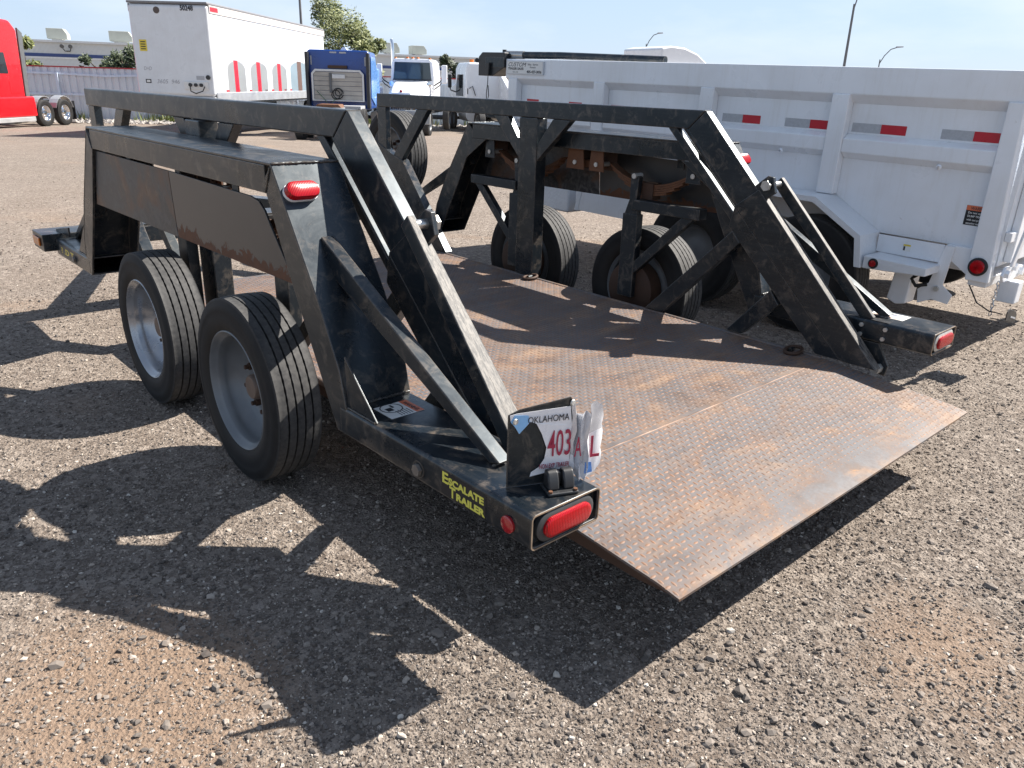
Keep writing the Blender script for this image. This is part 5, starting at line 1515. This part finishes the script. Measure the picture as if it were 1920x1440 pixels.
for u0, u1, h0, h1 in ((92, 124, .30, 1.35), (210, 247, .30, 1.35), (727, 752, .30, 1.45), (781, 803, .25, 1.25)):
    x0, x1 = on_wall(u0), on_wall(u1)
    un = MB().prism([(x0, HT + h0), (x1 + .35, HT + h0), (x1 + .35, HT + h0 + .5), (x1, HT + h1), (x0, HT + h1)], 2.0, 4.2, 'y').build('rooftop_unit', UM, rf, bevel=.03)
    MB().box(x0 + .4, x1 - .2, 2.3, 4.0, HT - .0, HT + h0 - .002).build('unit_curb', simple('curb_white', (.62, .62, .6), .5), rf)
xl = on_wall(134)
for s in (-1, 1):
    MB().tube([(xl, -.02, HT - .95), (xl + s * .25, -.5, HT - .95), (xl + s * .38, -.7, HT - .7), (xl + s * .38, -.75, HT - .45)], .05, 8).build('lamp_arm', M['plastic'], bld, smooth=50)
    MB().cyl((xl + s * .38, -.55, HT - .38), (xl + s * .40, -1.05, HT - .50), .14, 10, .22).build('wall_lamp', M['grey_plastic'], bld)

# ------------------------------------------------------------------ trees
def leaf_mat(name, a, b_):
    mt, nt, b = newmat(name)
    gi = N(nt, 'ShaderNodeNewGeometry')
    nt.links.new(mixc(nt, gi.outputs['Random Per Island'], a, b_), b.inputs['Base Color'])
    b.inputs['Roughness'].default_value = .6
    b.inputs['Transmission Weight'].default_value = 0.0
    b.inputs['Subsurface Weight'].default_value = 0.0
    return mt
LEAF = [leaf_mat('leaf_mid', (.05, .075, .02), (.22, .235, .07)), leaf_mat('leaf_dark', (.018, .032, .016), (.075, .10, .04))]
BARK = simple('bark', (.09, .07, .055), .9, 0, .3, 6)
def tree(name, label, u, d, h, spread, trunk_h, n, leaf, mat, z0=None, seed=1):
    rd = random.Random(seed)
    p = far(u, d) if z0 is None else far(u, d, z0)
    t = thing(name, label, 'tree', p, 0, 'trees behind the yard', local=True)
    tk = MB()
    tk.tube([(0, 0, -.1), (.05, 0, trunk_h * .5), (0, .05, trunk_h), (.1, 0, h * .75)], [.05 * h ** .6, .042 * h ** .6, .034 * h ** .6, .01], 8)
    cl = []
    for i in range(11):
        a = rd.uniform(0, 6.28); rr_ = rd.uniform(.25, .9) * spread; zz = rd.uniform(trunk_h * .9, h * .92)
        rr_ *= math.sqrt(max(.08, 1 - ((zz - (trunk_h + h) / 2) / ((h - trunk_h) * .62)) ** 2))
        c = Vector((rr_ * math.cos(a), rr_ * math.sin(a), zz))
        tk.tube([(0, 0, max(trunk_h * .8, zz - rr_ * .9)), c * .55 + Vector((0, 0, .45 * zz - .1)), c], [.02 * h ** .6, .012 * h ** .6, .006], 6)
        cl.append((c, spread * rd.uniform(.28, .5)))
    tk.build('trunk', BARK, t, smooth=50)
    cr = MB()
    for i in range(n):
        c, r_ = cl[i % len(cl)]
        v = Vector((rd.gauss(0, 1), rd.gauss(0, 1), rd.gauss(0, .8))); v = v.normalized() * r_ * rd.uniform(.25, 1.05) ** .6
        q = c + v
        a = Vector((rd.gauss(0, 1), rd.gauss(0, 1), rd.gauss(0, 1))).normalized(); b = a.orthogonal().normalized()
        s_ = leaf * rd.uniform(.6, 1.3); b0 = len(cr.v)
        cr.v += [q - a * s_, q + b * s_ * .45, q + a * s_, q - b * s_ * .45]
        cr.f.append((b0, b0 + 1, b0 + 2, b0 + 3))
    cr.build('crown', mat, t, recalc=False)
    return t
tree('broadleaf_tree', 'tall broadleaf tree rising behind the blue truck', 632, 62, 7.6, 3.0, 2.2, 12000, .12, LEAF[0], seed=3)
tree('broadleaf_tree', 'lower tree crown between blue truck and exhaust stack', 690, 60, 5.2, 1.5, 1.8, 4500, .16, LEAF[0], seed=5)
tree('broadleaf_tree', 'green tree beside the red truck cab behind the fence', 48, 48, 3.9, 1.1, 1.4, 3500, .12, LEAF[0], seed=8)
tree('pine_tree', 'small pine top left of the box trailer nose above fence', 180, 50, 3.2, .9, 1.3, 2200, .12, LEAF[1], seed=11)
tree('pine_tree', 'dark pine close beside the box trailer nose above fence', 236, 50, 3.55, 1.2, 1.3, 4000, .12, LEAF[1], seed=13)
tree('pine_tree', 'dark pine showing between the two white trucks', 848, 58, 4.0, 1.1, 1.4, 3500, .13, LEAF[1], seed=17)

# ------------------------------------------------------------------ light poles
PM = simple('pole_steel', (.16, .16, .165), .5, .4, .2, 2)
def pole(u, d, label, h, arm, r=.09, twin=False, off=0.0):
    t = thing('light_pole', label, 'light pole', far(u, d, -.7), CAM_AZ, 'light poles along the far road', local=True)
    MB().cyl((0, 0, 0), (0, 0, h), r, 10, r * .6).build('pole', PM, t, smooth=40)
    for s in ((-1, 1) if twin else (1,)):
        x = arm * s
        MB().tube([(0, 0, h - .4), (x * .25, 0, h + .35), (x * .6, 0, h + .95), (x, 0, h + 1.15)], .045, 8).build('arm', PM, t, smooth=50)
        MB().prism([(x - .1 * s, h + 1.08), (x + .55 * s, h + 1.16), (x + .55 * s, h + 1.26), (x - .1 * s, h + 1.24)], -.14, .14, 'y').build('lamp_head', M['silver_tape'], t, bevel=.02)
    return t
pole(1205, 100, 'street light with curved arm above the dump trailer middle', 7.0, 1.3)
pole(1638, 85, 'street light with curved arm right of the tall dark mast', 5.5, 1.5)
pole(571, 70, 'dark pole behind the box trailer rising out of frame', 12.5, 1.4, .13)
pole(1574, 60, 'tall dark mast reaching the top of the picture above the dump trailer', 8.0, .55, .12)
